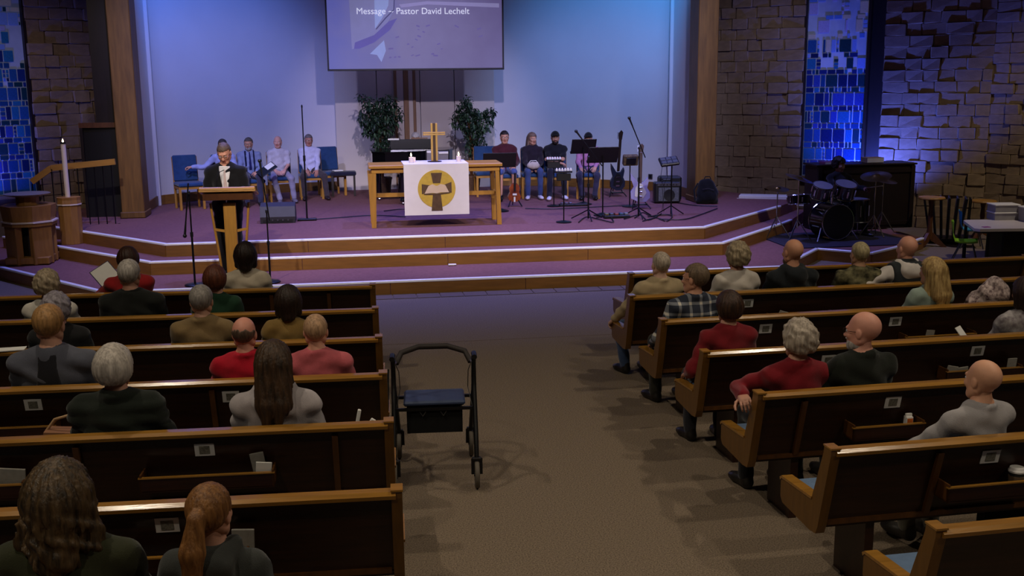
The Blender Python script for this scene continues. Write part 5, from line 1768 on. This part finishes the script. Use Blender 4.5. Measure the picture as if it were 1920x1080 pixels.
# ------------------------------------------------------------------ guitars
def guitar(label, base, rz, rx, bm, neckm, body, L=1.0, horn=True, stand=True):
    r = thing('electric_guitar', label, 'guitar', base, rz, group='guitars on stands')
    M0 = Matrix.Translation((0, 0, .10)) @ Matrix.Rotation(rx, 4, 'X')
    m = MB(); m.M = M0; m.prism(body, -.022, .022, 'xz'); m.build('body', bm, r)
    m = MB(); m.M = M0; m.prism([(-.09, .10), (.05, .06), (.11, .16), (.04, .30), (-.03, .33), (-.08, .24)], -.026, -.022, 'xz'); m.build('pickguard', MT['black'] if bm is not MT.get('gx') else MT['white'], r)
    m = MB(); m.M = M0; m.box((0, -.012, .68 * L), (.050, .022, .62 * L), ch=.004); nk = m.build('neck', neckm, r)
    m = MB(); m.M = M0; m.prism([(-.03, .98 * L), (.03, .98 * L), (.045, 1.12 * L), (.01, 1.16 * L), (-.04, 1.10 * L)], -.020, .0, 'xz'); m.build('headstock', neckm, r)
    for k in range(6):
        m = MB(); m.M = M0; m.cyl((-.045 + .002 * k, -.01, (1.01 + .02 * k) * L), (-.065, -.01, (1.01 + .02 * k) * L), .006, n=6); m.build('tuner', MT['chrome'], nk)
    for zz in (.17, .25):
        m = MB(); m.M = M0; m.box((0, -.028, zz), (.075, .012, .026), ch=.003); m.build('pickup', MT['chrome'], r)
    m = MB(); m.M = M0; m.box((0, -.028, .09), (.08, .014, .03), ch=.003); m.build('bridge', MT['chrome'], r)
    return r


def guitar_stand(label, base, rz=0.0):
    r = thing('guitar_stand', label, 'stand', base, rz, group='guitar stands')
    for x in (-.16, .16): MB().tube([(0, .12, .34), (x * .6, .03, .12), (x, -.14, .012)], .010, 6).build('leg', MT['black_metal'], r)
    MB().tube([(0, .12, .34), (0, .30, .012)], .010, 6).build('leg', MT['black_metal'], r)
    MB().box((0, -.05, .075), (.24, .05, .025), ch=.008).build('cradle', MT['black'], r)
    for x in (-.10, .10): MB().bar((x, -.05, .08), (x, -.11, .10), .02, .02).build('prong', MT['black'], r)
    return r


offset_body = [(-.02, 0), (.10, .0), (.17, .07), (.17, .16), (.12, .24), (.14, .36), (.12, .42), (.06, .34), (-.04, .34), (-.12, .44), (-.17, .50), (-.16, .40), (-.11, .26), (-.16, .17), (-.15, .06)]
MT['gx'] = mat('lilac guitar lacquer', (176, 172, 222), .25, var=.05, coat=.4)
b = up(1201, 392, ZT)
guitar('pale lilac electric guitar on a floor stand', (b.x, b.y + .06, ZT + .02), -.15, .12, MT['gx'], mat('maple neck', (96, 78, 70), .4, var=.1), offset_body, L=.86)
guitar_stand('black guitar stand under the lilac guitar', (b.x, b.y + .08, ZT), 0)
b = up(1152, 368, ZT)
guitar('dark bass guitar leaning on a stand by the wall', (b.x + .03, b.y - .05, ZT + .02), .18, .14, mat('dark teal lacquer', (30, 36, 52), .3, var=.1, coat=.3), MT['dark_brown'], [(x * .9, z * 1.02) for x, z in offset_body], L=.98)
guitar_stand('black guitar stand under the dark bass', (b.x + .03, b.y - .03, ZT), 0)
b = up(965, 388, ZT)
r = thing('string_instrument', 'small orange brown string instrument on a floor stand beside the altar', 'instrument', (b.x, b.y + .05, ZT + .03))
om = mat('orange lacquer', (168, 80, 30), .2, var=.2, scale=6, coat=.5, rgb2=(90, 36, 16))
m = MB(); m.M = Matrix.Translation((0, 0, .06)) @ Matrix.Rotation(.15, 4, 'X'); m.prism([(.0, 0), (.09, .02), (.115, .09), (.08, .17), (.09, .25), (.06, .31), (0, .33), (-.06, .31), (-.09, .25), (-.08, .17), (-.115, .09), (-.09, .02)], -.035, .035, 'xz'); m.build('body', om, r)
m = MB(); m.M = Matrix.Translation((0, 0, .06)) @ Matrix.Rotation(.15, 4, 'X'); m.box((0, -.045, .36), (.035, .02, .32)); m.build('fingerboard', MT['black'], r)
m = MB(); m.M = Matrix.Translation((0, 0, .06)) @ Matrix.Rotation(.15, 4, 'X'); m.box((0, -.05, .14), (.07, .012, .03)); m.box((0, -.04, .05), (.03, .012, .09)); m.build('bridge', MT['white'], r)
m = MB()
for x in (-.12, .12): m.bar((0, .08, .22), (x, -.12, -.018), .015, .015)
m.bar((0, .08, .22), (0, .20, -.018), .015, .015); m.build('floor_stand', MT['black_metal'], r)

# amp, case, pad, effects box, backpack, pedals
b = up(1255, 382, ZT)
r = thing('guitar_amplifier', 'black guitar amplifier with grey grille near the right pillar', 'amplifier', (b.x, b.y + .18, ZT), -.15)
MB().box((0, 0, .19), (.46, .26, .36), ch=.02).build('cabinet', MT['black'], r)
MB().box((.02, -.133, .16), (.36, .012, .24), ch=.004).build('grille', mat('grille cloth', (96, 98, 100), .7, var=.3, scale=60), r)
MB().box((.02, -.134, .335), (.40, .010, .05)).build('control_panel', MT['steel'], r)
for k in range(6): MB().cyl((-.12 + .055 * k, -.138, .335), (-.12 + .055 * k, -.155, .335), .011, n=8).build('knob', MT['black'], r)
m = MB(); m.M = Matrix.Translation((.03, -.141, .15)) @ Matrix.Rotation(PI / 2, 4, 'X'); m.lathe([(.10, -.002), (.10, .003), (.03, -.001)], n=24); m.build('speaker_cone', MT['black'], r)
MB().tube([(-.08, 0, .37), (-.06, 0, .41), (.06, 0, .41), (.08, 0, .37)], .010, 6).build('handle', MT['black'], r)
r = thing('equipment_case', 'black equipment case behind the amplifier', 'case', (b.x + .16, b.y + .55, ZT), -.1)
MB().box((0, 0, .22), (.40, .3, .44), ch=.03).build('case_body', MT['black'], r); MB().box((0, -.152, .34), (.34, .01, .02)).build('zip', MT['steel'], r)
for x in (-.15, .15): MB().box((x, -.155, .30), (.04, .01, .05)).build('latch', MT['steel'], r)
b = up(1258, 404, ZT)
r = thing('sample_pad', 'black electronic pad with dangling cables on a stand', 'drum pad', (b.x, b.y, ZT))
m = MB(); m.M = Matrix.Translation((-.05, 0, .87)) @ Matrix.Rotation(.5, 4, 'X') @ Matrix.Rotation(-.12, 4, 'Y'); m.box((0, 0, 0), (.30, .22, .05), ch=.012); m.build('pad_body', MT['black'], r)
for i in range(3):
    for j in range(2):
        q = MB(); q.M = m.M; q.box((-.09 + .09 * i, -.045 + .09 * j, .028), (.078, .075, .008), ch=.003); q.build('pad_tile', mat('pad rubber', (60, 62, 66), .6, var=.1), r)
MB().cyl((0, 0, .02), (0, 0, .84), .012, n=8).build('pole', MT['black_metal'], r)
for k in range(3):
    a = k * 2.1 + .3; MB().tube([(0, 0, .16), (.24 * math.cos(a), .24 * math.sin(a), .012)], .009, 6).build('foot', MT['black_metal'], r)
MB().tube([(-.15, 0, .84), (-.18, .02, .60), (-.10, .04, .42), (-.14, .04, .05)], .004, 5).build('cable', MT['black'], r)
MB().tube([(-.10, 0, .84), (-.06, .02, .62), (-.14, .04, .45), (-.10, .06, .05)], .004, 5).build('cable', MT['black'], r)
b = at_y(1182, 300, 17.9)
r = thing('effects_box', 'small tan and black effects box on a stand beside the bass', 'effects box', (b.x, 17.9, ZT))
m = MB(); m.M = Matrix.Translation((0, 0, b.z - ZT)) @ Matrix.Rotation(.3, 4, 'X'); m.box((0, 0, 0), (.26, .10, .18), ch=.012); m.build('case', mat('olive tweed', (104, 84, 54), .8, var=.4, scale=40), r)
q = MB(); q.M = m.M; q.box((0, -.055, .0), (.17, .012, .12), ch=.003); q.build('face', MT['black'], r)
MB().cyl((0, .02, .02), (0, .02, b.z - ZT - .06), .011, n=8).build('pole', MT['black_metal'], r)
MB().lathe([(.13, 0), (.13, .012), (.02, .03)], (0, .02, 0), n=18).build('base', MT['black_metal'], r)
b = up(1326, 381, ZT)
r = thing('backpack', 'black backpack leaning at the foot of the right pillar', 'backpack', (b.x - .02, 18.04, ZT), -.2)
f = Field((-.24, -.15, 0), (.24, .16, .46), .014)
f.ell((0, 0, .17), (.19, .11, .17), k=.05); f.ell((-.02, .02, .31), (.15, .09, .13), k=.05); f.ell((.03, -.08, .13), (.13, .05, .11), k=.03)
f.cone((-.13, 0, .05), (.13, 0, .05), .07, .07, .04)
X_, Y_, Z_ = f.grid(); f.F = np.maximum(f.F + (np.sin(X_ * 35 + Z_ * 22) * .005 + 0 * Y_).astype(np.float32), (-Z_ + 0 * X_ + 0 * Y_).astype(np.float32))
a, q = f.mesh(); link('pack', make_mesh('pack', [(a, q, 0)], [MT['black_cloth']]), r)
MB().tube([(-.06, .02, .42), (-.04, .03, .47), (.04, .03, .47), (.06, .02, .42)], .010, 6).build('loop', MT['black_cloth'], r)
MB().tube([(-.17, -.02, .36), (-.24, -.06, .25), (-.22, -.08, .06)], .016, 6).build('strap', MT['black_cloth'], r)
MB().tube([(-.10, -.105, .26), (.0, -.125, .28), (.10, -.11, .25)], .005, 5).build('zip', MT['steel'], r)
b = up(1145, 406, ZT)
r = thing('pedal_board', 'black pedal board on the stage floor in front of the bass', 'pedal board', (b.x + .05, b.y - .16, ZT))
MB().box((0, 0, .025), (.42, .18, .04), ch=.006).build('board', MT['black'], r)
for k in range(5): MB().box((-.16 + .08 * k, 0, .06), (.06, .11, .035), ch=.006).build('pedal', mat('pedal %d' % k, ((90, 80, 40), (60, 60, 66), (120, 60, 50), (50, 70, 90), (100, 100, 104))[k], .4, var=.1), r)
b = up(1075, 386, ZT)
r = thing('pedal_board', 'small pedal unit with pale switches by the black stands', 'pedal board', (b.x, b.y, ZT))
MB().box((0, 0, .02), (.50, .14, .035), ch=.006).build('board', MT['black'], r)
for k in range(3): MB().box((-.20 + .07 * k, -.01, .05), (.05, .08, .03), ch=.005).build('pedal', MT['steel'], r)
# loose cables on the stage
rnd = random.Random(3)
cabs = [('thin black cable running along the stage between monitor and altar', [(585, 413), (640, 409), (700, 405), (760, 408)]), ('tangle of black cable below the lilac guitar', [(1170, 412), (1200, 404), (1215, 414), (1240, 402), (1225, 408), (1205, 400), (1190, 410)]),
        ('black cable curving toward the right stage edge', [(1235, 412), (1280, 413), (1310, 405), (1345, 392)]), ('black cable lying in front of the backpack', [(1265, 380), (1300, 386), (1345, 388)]),
        ('looped black cable beside the twin music stands', [(1085, 418), (1100, 408), (1125, 413), (1150, 418), (1140, 405), (1118, 410)]), ('black cable under the altar table', [(720, 397), (760, 393), (800, 398), (850, 396)]),
        ('black cable behind the percussion stands', [(985, 392), (1030, 393), (1080, 391), (1140, 388), (1190, 386)]), ('black cable tangle right of the boom stand', [(1205, 416), (1230, 410), (1250, 416), (1260, 406), (1240, 404), (1215, 408)])]
for lab, pts in cabs:
    P3 = [at_z(x, y, ZT) for x, y in pts]
    cu = []
    for k in range(len(P3) - 1):
        p0_, p1_, p2_, p3_ = P3[max(k - 1, 0)], P3[k], P3[k + 1], P3[min(k + 2, len(P3) - 1)]
        for j in range(6):
            t = j / 6
            cu.append(.5 * ((2 * p1_) + (p2_ - p0_) * t + (2 * p0_ - 5 * p1_ + 4 * p2_ - p3_) * t * t + (3 * p1_ - p0_ - 3 * p2_ + p3_) * t ** 3))
    cu.append(P3[-1])
    for k, c in enumerate(cu): c.z = ZT + .012
    tag(MB().tube(cu, .009, 6).build('stage_cable', MT['black']), lab, 'cable', 'cables on the stage')

# wall sockets and small boxes
for px_, py_, lab in ((1220, 331, 'small grey socket plate on the right apse wall'), (330, 350, 'small dark socket plate on the left apse wall')):
    sgn = 1 if px_ > 900 else -1
    # intersect with apse wall
    best = None
    for k in range(len(apse) - 1):
        a2, b2 = Vector((*apse[k], 0)), Vector((*apse[k + 1], 0)); rr = ray(px_, py_)
        d2 = b2 - a2; n2 = Vector((d2.y, -d2.x, 0)); den = rr.dot(n2)
        if abs(den) < 1e-6: continue
        t = (a2 - Vector((0, 0, 0))).dot(n2) / den; q = CAM + rr * t; u = (Vector((q.x, q.y, 0)) - a2).dot(d2) / d2.length_squared
        if 0 <= u <= 1: best = (q, d2)
    if best:
        q, d2 = best
        r = thing('wall_socket', lab, 'socket', q, math.atan2(d2.y, d2.x))
        MB().box((0, -.008, 0), (.09, .016, .10), ch=.004).build('plate', MT['steel'], r)
        MB().box((0, -.018, 0), (.05, .006, .06)).build('outlet', MT['black'], r)
b = at_z(846, 494, ZL)
tag(MB().box((0, 0, .012), (.11, .05, .018), ch=.004).build('microphone_plate', MT['white'], None, loc=(b.x, 14.60, ZL)), 'small white boundary microphone on the lowest stage step', 'microphone')

# ------------------------------------------------------------------ font, paschal candle, railing
b = up(62, 492, ZL)
r = thing('baptismal_font', 'octagonal wooden baptismal font with a metal bowl at the left edge', 'font', (b.x, 16.15, ZL))


def octo(m, r0, z0, z1, r1=None):
    r1 = r1 or r0
    m.lathe([(r0, z0), (r1, z1)], n=8)


m = MB(); m.M = Matrix.Rotation(PI / 8, 4, 'Z'); octo(m, .35, .62, .84, .38); m.build('upper_body', MT['font'], r)
m = MB(); m.M = Matrix.Rotation(PI / 8, 4, 'Z'); octo(m, .37, .55, .60); m.build('band', MT['font'], r)
m = MB(); m.M = Matrix.Rotation(PI / 8, 4, 'Z'); octo(m, .39, .60, .62); m.build('pale_trim', MT['wax'], r)
for k in range(4):
    a = k * PI / 2 + PI / 4
    m = MB(); m.M = Matrix.Rotation(a, 4, 'Z'); m.box((.26, 0, .275), (.10, .30, .55), ch=.01); m.build('leg', MT['font'], r)
m = MB(); m.lathe([(.16, .0), (.16, .55)], n=8); m.build('inner_column', MT['dark_brown'], r)
MB().box((0, 0, .06), (.60, .60, .10), ch=.01).build('base', MT['font'], r)
MB().lathe([(.16, .84), (.16, .96)], n=12).build('neck', MT['font'], r)
MB().lathe([(.16, .955), (.30, .985), (.315, 1.0), (.30, 1.005), (.15, .985), (.01, .975)], n=28).build('bowl', mat('pewter bowl', (150, 140, 132), .35, metal=.4, var=.05), r, smooth=True)

b = up(131, 459, ZM)
r = thing('candle_pedestal', 'round wooden pedestal carrying the tall white candle', 'pedestal', (b.x, 16.75, ZM))
MB().lathe([(.165, 0), (.165, .56), (.15, .575), (.175, .58), (.175, .62), (.17, .66), (.175, .70)], n=10).build('column', MT['font'], r)
MB().lathe([(.178, .585), (.178, .605)], n=10).build('band', MT['wax'], r)
c = candle('tall white paschal candle burning beside the font', (b.x - .01, 16.75, ZM + .70), .036, .80, True, group=None)
c.rotation_euler = (0, 0, 0)
MB().lathe([(.040, .79), (.040, .815)], n=14).build('collar', MT['black_metal'], c)

r = thing('ramp_railing', 'wooden handrail with black balusters in front of the stone wall', 'railing')
YR = 17.6
ra, rb, rc = at_y(60, 341, YR), at_y(96, 315, YR), at_y(216, 303, YR)
MB().bar(ra, rb, .06, .09).build('handrail', MT['oak'], r)
MB().bar(rb, rc, .06, .09).build('handrail', MT['oak'], r)
for k in range(10):
    t = k / 9
    top = ra.lerp(rb, t * 4.5) if t < .222 else rb.lerp(rc, (t - .222) / .778 * .93)
    MB().cyl((top.x, top.y, ZT - .15), (top.x, top.y, top.z - .03), .009, n=6).build('baluster', MT['black_metal'], r)
MB().bar((ra.x, YR, ZT - .12), (rc.x, YR, ZT - .02), .03, .04).build('bottom_rail', MT['black_metal'], r)

# ------------------------------------------------------------------ drum corner
r = thing('wooden_console', 'large dark brown upright piano turned away behind the drummer', 'piano', (8.45, 16.95, ZL))
MB().box((0, 0, .54), (1.72, .50, 1.06), ch=.01).build('case', MT['dark_brown'], r)
MB().box((0, 0, 1.085), (1.78, .56, .03), ch=.006).build('lid', MT['dark_brown'], r)
for x in (-.82, .82): MB().box((x, -.265, .54), (.07, .03, 1.04)).build('corner_post', MT['dark_brown'], r)
for zz in (.10, .98): MB().box((0, -.262, zz), (1.58, .02, .06)).build('back_rail', MT['dark_brown'], r)
r = thing('songbook', 'pinkish songbook lying on the upright piano beside the drummer', 'book', (7.90, 16.85, ZL + 1.10))
MB().box((0, 0, .02), (.34, .24, .04), ch=.003).build('cover', mat('mauve cover', (120, 56, 90), .6, var=.1), r); MB().box((0, -.004, .02), (.33, .235, .03)).build('pages', MT['paper'], r)
r = thing('songbook', 'tan book stack on the upright piano right of the drummer', 'book', (8.62, 16.85, ZL + 1.10))
MB().box((0, 0, .05), (.30, .22, .09), ch=.004).build('cover', mat('tan cover', (150, 126, 96), .7, var=.1), r); MB().box((0, -.006, .05), (.29, .215, .07)).build('pages', MT['paper'], r)

r = thing('drum_rug', 'dark rug under the drum kit', 'rug', (7.50, 15.75, ZL))
MB().box((0, 0, .006), (2.1, 1.5, .012), ch=.003).build('pile', mat('navy rug', (34, 30, 52), .95, var=.2, scale=30, bump=.3), r)
drumshell = mat('black drum shell', (12, 12, 16), .2, var=.05, coat=.5)
drumhead = mat('grey drum head', (110, 108, 116), .6, var=.06)
r = thing('drum_kit', 'black drum kit with chrome hardware on the dark rug', 'drum kit', (7.42, 15.75, ZL + .012), .12)


def drum(nm, c, rad, dep, axis, tilt=0.0, head=drumhead):
    M0 = Matrix.Translation(c) @ (Matrix.Rotation(PI / 2, 4, 'X') if axis == 'y' else Matrix.Rotation(tilt, 4, 'X'))
    m = MB(); m.M = M0; m.lathe([(rad, -dep / 2), (rad, dep / 2)], n=26); o = m.build(nm, drumshell, r, smooth=True)
    for s_ in (-1, 1):
        q = MB(); q.M = M0; q.lathe([(rad * .97, s_ * dep / 2 - .003), (rad * .97, s_ * dep / 2 + .006)], n=26); q.build('drum_head', head, o)
        q = MB(); q.M = M0; q.tube([(rad * 1.02 * math.cos(t * 2 * PI / 24), rad * 1.02 * math.sin(t * 2 * PI / 24), s_ * dep / 2) for t in range(25)], .010, 6); q.build('hoop', MT['chrome'], o)
    for k in range(6):
        a = k * PI / 3 + .3; q = MB(); q.M = M0
        q.box((rad * 1.02 * math.cos(a), rad * 1.02 * math.sin(a), 0), (.022, .022, dep * .5), rot=(0, 0, a), ch=.004); q.build('lug', MT['chrome'], o)
    return o


drum('bass_drum', (0, 0, .29), .27, .40, 'y', head=mat('black drum front', (20, 20, 26), .4, var=.1))
drum('rack_tom', (-.20, -.02, .76), .15, .20, 'z', .35); drum('rack_tom', (.20, -.02, .76), .165, .22, 'z', .35)
drum('floor_tom', (.62, .28, .40), .20, .36, 'z'); drum('snare_drum', (-.36, .38, .60), .18, .14, 'z', -.1)
for x in (.50, .74):
    for y in (.16, .40): MB().cyl((x, y, 0), (x, y, .42), .009, n=6).build('tom_leg', MT['chrome'], r)
MB().cyl((0, 0, .5), (0, 0, .70), .015, n=8).build('tom_post', MT['chrome'], r)
for s_ in (-1, 1): MB().bar((0, 0, .68), (s_ * .14, -.01, .72), .02, .02).build('tom_arm', MT['chrome'], r)
for s_ in (-1, 1): MB().bar((s_ * .24, -.12, .22), (s_ * .36, -.22, .0), .016, .016).build('spur', MT['chrome'], r)
brass = mat('bronze cymbal', (120, 96, 52), .3, metal=.9, var=.1)
for x, y, h, rad, tl in ((-.62, -.05, .98, .22, .25), (.78, .02, .96, .24, -.2), (-.72, .42, .78, .18, 0), (1.15, .35, .86, .22, .1)):
    MB().cyl((x, y, .20), (x, y, h), .010, n=8).build('cymbal_pole', MT['chrome'], r)
    for k in range(3):
        a = k * 2.1 + x; MB().tube([(x, y, .34), (x + .22 * math.cos(a), y + .22 * math.sin(a), .012)], .009, 6).build('tripod_leg', MT['chrome'], r)
    m = MB(); m.M = Matrix.Translation((x, y, h)) @ Matrix.Rotation(tl, 4, 'Y') @ Matrix.Rotation(.2, 4, 'X'); m.lathe([(rad, -.004), (rad * .3, .012), (rad * .22, .030), (.02, .036)], n=26); m.build('cymbal', brass, r, smooth=True)
r = thing('drum_throne', 'black round drum stool behind the kit', 'stool', (7.58, 16.34, ZL + .012))
MB().lathe([(.15, .42), (.165, .44), (.165, .47), (.14, .49), (.01, .495)], n=20).build('seat', MT['black_cloth'], r, smooth=True)
MB().cyl((0, 0, .15), (0, 0, .43), .016, n=8).build('post', MT['chrome'], r)
for k in range(3):
    a = k * 2.1; MB().tube([(0, 0, .22), (.2 * math.cos(a), .2 * math.sin(a), .01)], .010, 6).build('leg', MT['chrome'], r)
p = at_y(1577, 292, 16.34)
person('person drumming in black with dark curly hair and headphones', (p.x, 16.34, ZL), PI + .15, sc=.90, hair='curly', hairc=(30, 22, 20), top=(18, 18, 22), bottoms=(20, 20, 26), handL=(-.30, .36, .84), handR=(.26, .40, .82), hands=('curl', 'curl'), head=(.25, -.2, 0),
       knees=((-.26, .40, .50), (.26, .40, .50)), feet=((-.28, .42, .085), (.26, .46, .085)), extras=('headphones',), group=GM, skinc=(150, 108, 92), seat=.49)
for dx, lab in ((-.1, 'pale wooden drumstick held over the snare drum'), (.28, 'pale wooden drumstick held over the floor tom')):
    tag(MB().tube([(0, 0, 0), (.10 * (1 if dx > 0 else -1), -.34, .06)], .007, 6).build('drumstick', MT['wax'], None, loc=(p.x + dx, 15.98, ZL + .78)), lab, 'drumstick', 'drumsticks')
# white low bench by the right stone wall
r = thing('white_bench', 'long low white bench against the right stone wall', 'bench', (7.75, 18.55, ZM), -.45)
MB().box((0, 0, .20), (1.5, .34, .05), ch=.008).build('seat', MT['white'], r)
for x in (-.6, 0, .6): MB().box((x, 0, .09), (.08, .28, .18)).build('support', MT['white'], r)
MB().box((-.05, -.172, .12), (1.46, .012, .12)).build('front_board', MT['white'], r)


# ------------------------------------------------------------------ right hand corner
def plant_stand(label, loc, h, m_):
    r = thing('pedestal_stand', label, 'stand', loc, group='wooden pedestal stands')
    MB().lathe([(.20, h - .035), (.21, h - .02), (.20, h)], n=20).build('top', MT['oak'], r)
    MB().lathe([(.045, .12), (.05, .2), (.03, .35), (.04, h * .6), (.03, h * .8), (.05, h - .03)], n=12).build('column', m_, r, smooth=True)
    for k in range(3):
        a = k * 2 * PI / 3 - .5
        m = MB(); m.M = Matrix.Rotation(a, 4, 'Z'); m.prism([(.02, .24), (.06, .22), (.24, .03), (.27, 0), (.20, 0), (.02, .10)], -.025, .025, 'xz'); m.build('foot', m_, r)
    return r


b = up(1741, 462, 0); plant_stand('wooden pedestal stand beside the upright piano', (b.x, b.y, 0), .80, MT['walnut'])
b = up(1838, 452, 0); plant_stand('wooden pedestal stand against the brown stone wall', (b.x + .1, b.y + .15, 0), .66, MT['walnut'])
b = up(1780, 464, 0)
r = thing('chair_cart', 'stack of black folded chairs on a cart between the pedestal stands', 'chair cart', (b.x + .22, b.y + .50, 0), -.5)
for k in range(6):
    m = MB(); m.M = Matrix.Translation((-.25 + .09 * k, 0, .10)) @ Matrix.Rotation(.06 * (k - 3), 4, 'Y'); m.box((0, 0, .33), (.035, .44, .66), ch=.012); m.build('folded_chair', MT['black'], r)
MB().box((0, 0, .07), (.66, .48, .04)).build('deck', MT['black_metal'], r)
for x in (-.28, .28):
    for y in (-.2, .2): MB().cyl((x, y - .012, .03), (x, y + .012, .03), .03, n=10).build('caster', MT['steel'], r)
MB().tube([(.32, -.2, .08), (.34, -.2, .74), (.34, .2, .74), (.32, .2, .08)], .012, 6).build('frame', MT['black_metal'], r)

pa, pb = at_z(1818, 440, .55), at_z(1905, 414, .55)
r = thing('activity_table', 'low white children table with dark legs at the right edge', 'table', (9.62, 14.15, 0), -.12)
outl = [(-.85, -.30), (-.80, -.38), (.85, -.38), (.9, -.30), (.9, .55), (.85, .62), (-.55, .62), (-.62, .55)]
MB().prism(outl, .515, .555, 'xy').build('table_top', mat('white laminate', (206, 196, 192), .4, var=.03), r)
MB().prism([(x * .97, y * .97) for x, y in outl], .49, .515, 'xy').build('apron', MT['black'], r)
for x in (-.62, .78):
    for y in (-.26, .46): MB().cyl((x, y, 0), (x, y, .5), .028, .022, n=10).build('leg', MT['black_metal'], r)
MB().box((.10, .1, .26), (.9, .5, .46), ch=.02).build('under_shelf', MT['black'], r)


def kid_chair(label, loc, rz, rgb):
    r = thing('child_chair', label, 'chair', loc, rz, group='small plastic chairs')
    pm = mat('plastic_%d_%d_%d' % rgb, rgb, .4, var=.05)
    prof = [(.17, .285), (.10, .27), (-.06, .265), (-.14, .30), (-.17, .38), (-.20, .55), (-.21, .58)]
    m = MB()
    n = len(prof); xs_ = [-.16, -.10, 0, .10, .16]; bend = [.03, .005, 0, .005, .03]
    vs = []
    for off in (0, .014):
        for (y, z) in prof:
            for x, bd in zip(xs_, bend): vs.append((x * (1 if z < .5 else .85), y + (bd if z > .4 else 0), z + off + (bd if z < .3 else 0)))
    fs = []
    W_ = len(xs_)
    for k in range(n - 1):
        for j in range(W_ - 1):
            a_ = k * W_ + j
            fs.append((a_, a_ + 1, a_ + W_ + 1, a_ + W_)); o_ = n * W_
            fs.append((o_ + a_, o_ + a_ + W_, o_ + a_ + W_ + 1, o_ + a_ + 1))
    m._add(vs, fs)
    for k in range(n - 1):
        for j in (0, W_ - 1):
            a_ = k * W_ + j; m.f.append((a_, a_ + W_, n * W_ + a_ + W_, n * W_ + a_)); m.mi.append(0)
    m.build('shell', pm, r, smooth=True)
    for x in (-.13, .13):
        MB().tube([(x * .8, .10, .27), (x * 1.15, .17, .0)], .010, 6).build('leg', MT['steel'], r)
        MB().tube([(x * .8, -.06, .27), (x * 1.15, -.17, .0)], .010, 6).build('leg', MT['steel'], r)
    return r


b = up(1810, 492, 0); kid_chair('small lime green plastic chair beside the low white table', (b.x + .05, b.y + .12, 0), -2.12, (150, 214, 40))
b = at_z(1826, 466, 0); kid_chair('small light blue plastic chair behind the low white table', (b.x, b.y + .1, 0), -2.0, (70, 160, 206))


def bin_(label, loc, rz, sz):
    r = thing('storage_bin', label, 'bin', loc, rz, group='clear storage bins')
    clear = mat('cloudy plastic', (176, 172, 176), .35, var=.06, alpha=.75)
    m = MB(); w_, d_, h_ = sz
    for c_, s_ in (((0, -d_ / 2, h_ / 2), (w_, .006, h_)), ((0, d_ / 2, h_ / 2), (w_, .006, h_)), ((-w_ / 2, 0, h_ / 2), (.006, d_, h_)), ((w_ / 2, 0, h_ / 2), (.006, d_, h_)), ((0, 0, .004), (w_, d_, .008))): m.box(c_, s_)
    m.build('tub', clear, r)
    MB().box((0, 0, h_ + .008), (w_ + .03, d_ + .03, .02), ch=.006).build('lid', MT['white'], r)
    MB().box((0, 0, h_ * .4), (w_ * .85, d_ * .85, h_ * .6), ch=.01).build('contents', mat('mixed papers', (120, 104, 96), .8, var=.4, scale=25), r)
    return r


b = at_z(1876, 410, .555)
bin_('lower clear storage bin with white lid on the low table', (b.x, b.y - .05, .555), -.12, (.36, .26, .10))
bin_('upper clear storage bin with white lid stacked on another', (b.x, b.y - .05, .555 + .119), -.12, (.36, .26, .10))
b = at_z(1918, 414, .555); bin_('tall clear storage bin full of papers at the right edge', (b.x + .13, b.y - .06, .555), -.12, (.34, .28, .20))
b = at_z(1849, 426, .555)
tag(MB().box((0, 0, .003), (.10, .08, .006)).build('card', mat('magenta card', (150, 60, 140), .7, var=.08), None, loc=(b.x, b.y, .555)), 'small magenta card lying on the low white table', 'card')


def uplight(label, loc, aim, power, color, angle):
    r = thing('led_uplight', label, 'light', loc, group='blue floor lamps')
    d = (Vector(aim) - Vector(loc)).normalized(); p0_ = Vector((0, 0, .14))
    MB().cyl(p0_ - d * .10, p0_ + d * .06, .075, .085, 16).build('housing', MT['black_metal'], r)
    MB().cyl(p0_ + d * .055, p0_ + d * .065, .07, n=16).build('lens', mat('blue lamp lens', (60, 70, 255), .2, emit=2.0), r)
    for s_ in (-1, 1): MB().bar((s_ * .10, 0, .0), (s_ * .10, 0, .15), .012, .04).build('yoke', MT['black_metal'], r)
    MB().box((0, 0, .01), (.22, .16, .02)).build('foot', MT['black_metal'], r)
    o = spot('uplight_beam', (loc[0] + d.x * .12, loc[1] + d.y * .12, loc[2] + .14 + d.z * .12), aim, power, color, angle, 1.0, .06)
    return r


uplight('blue floor lamp hidden behind the upright piano', (9.0, 17.85, ZL), (9.6, 18.45, 2.2), 720, (.07, .12, 1.0), 125)
uplight('blue floor lamp behind the baptismal font', (-6.15, 18.0, 0.19), (-6.0, 19.2, 2.6), 260, (.07, .11, 1.0), 105)
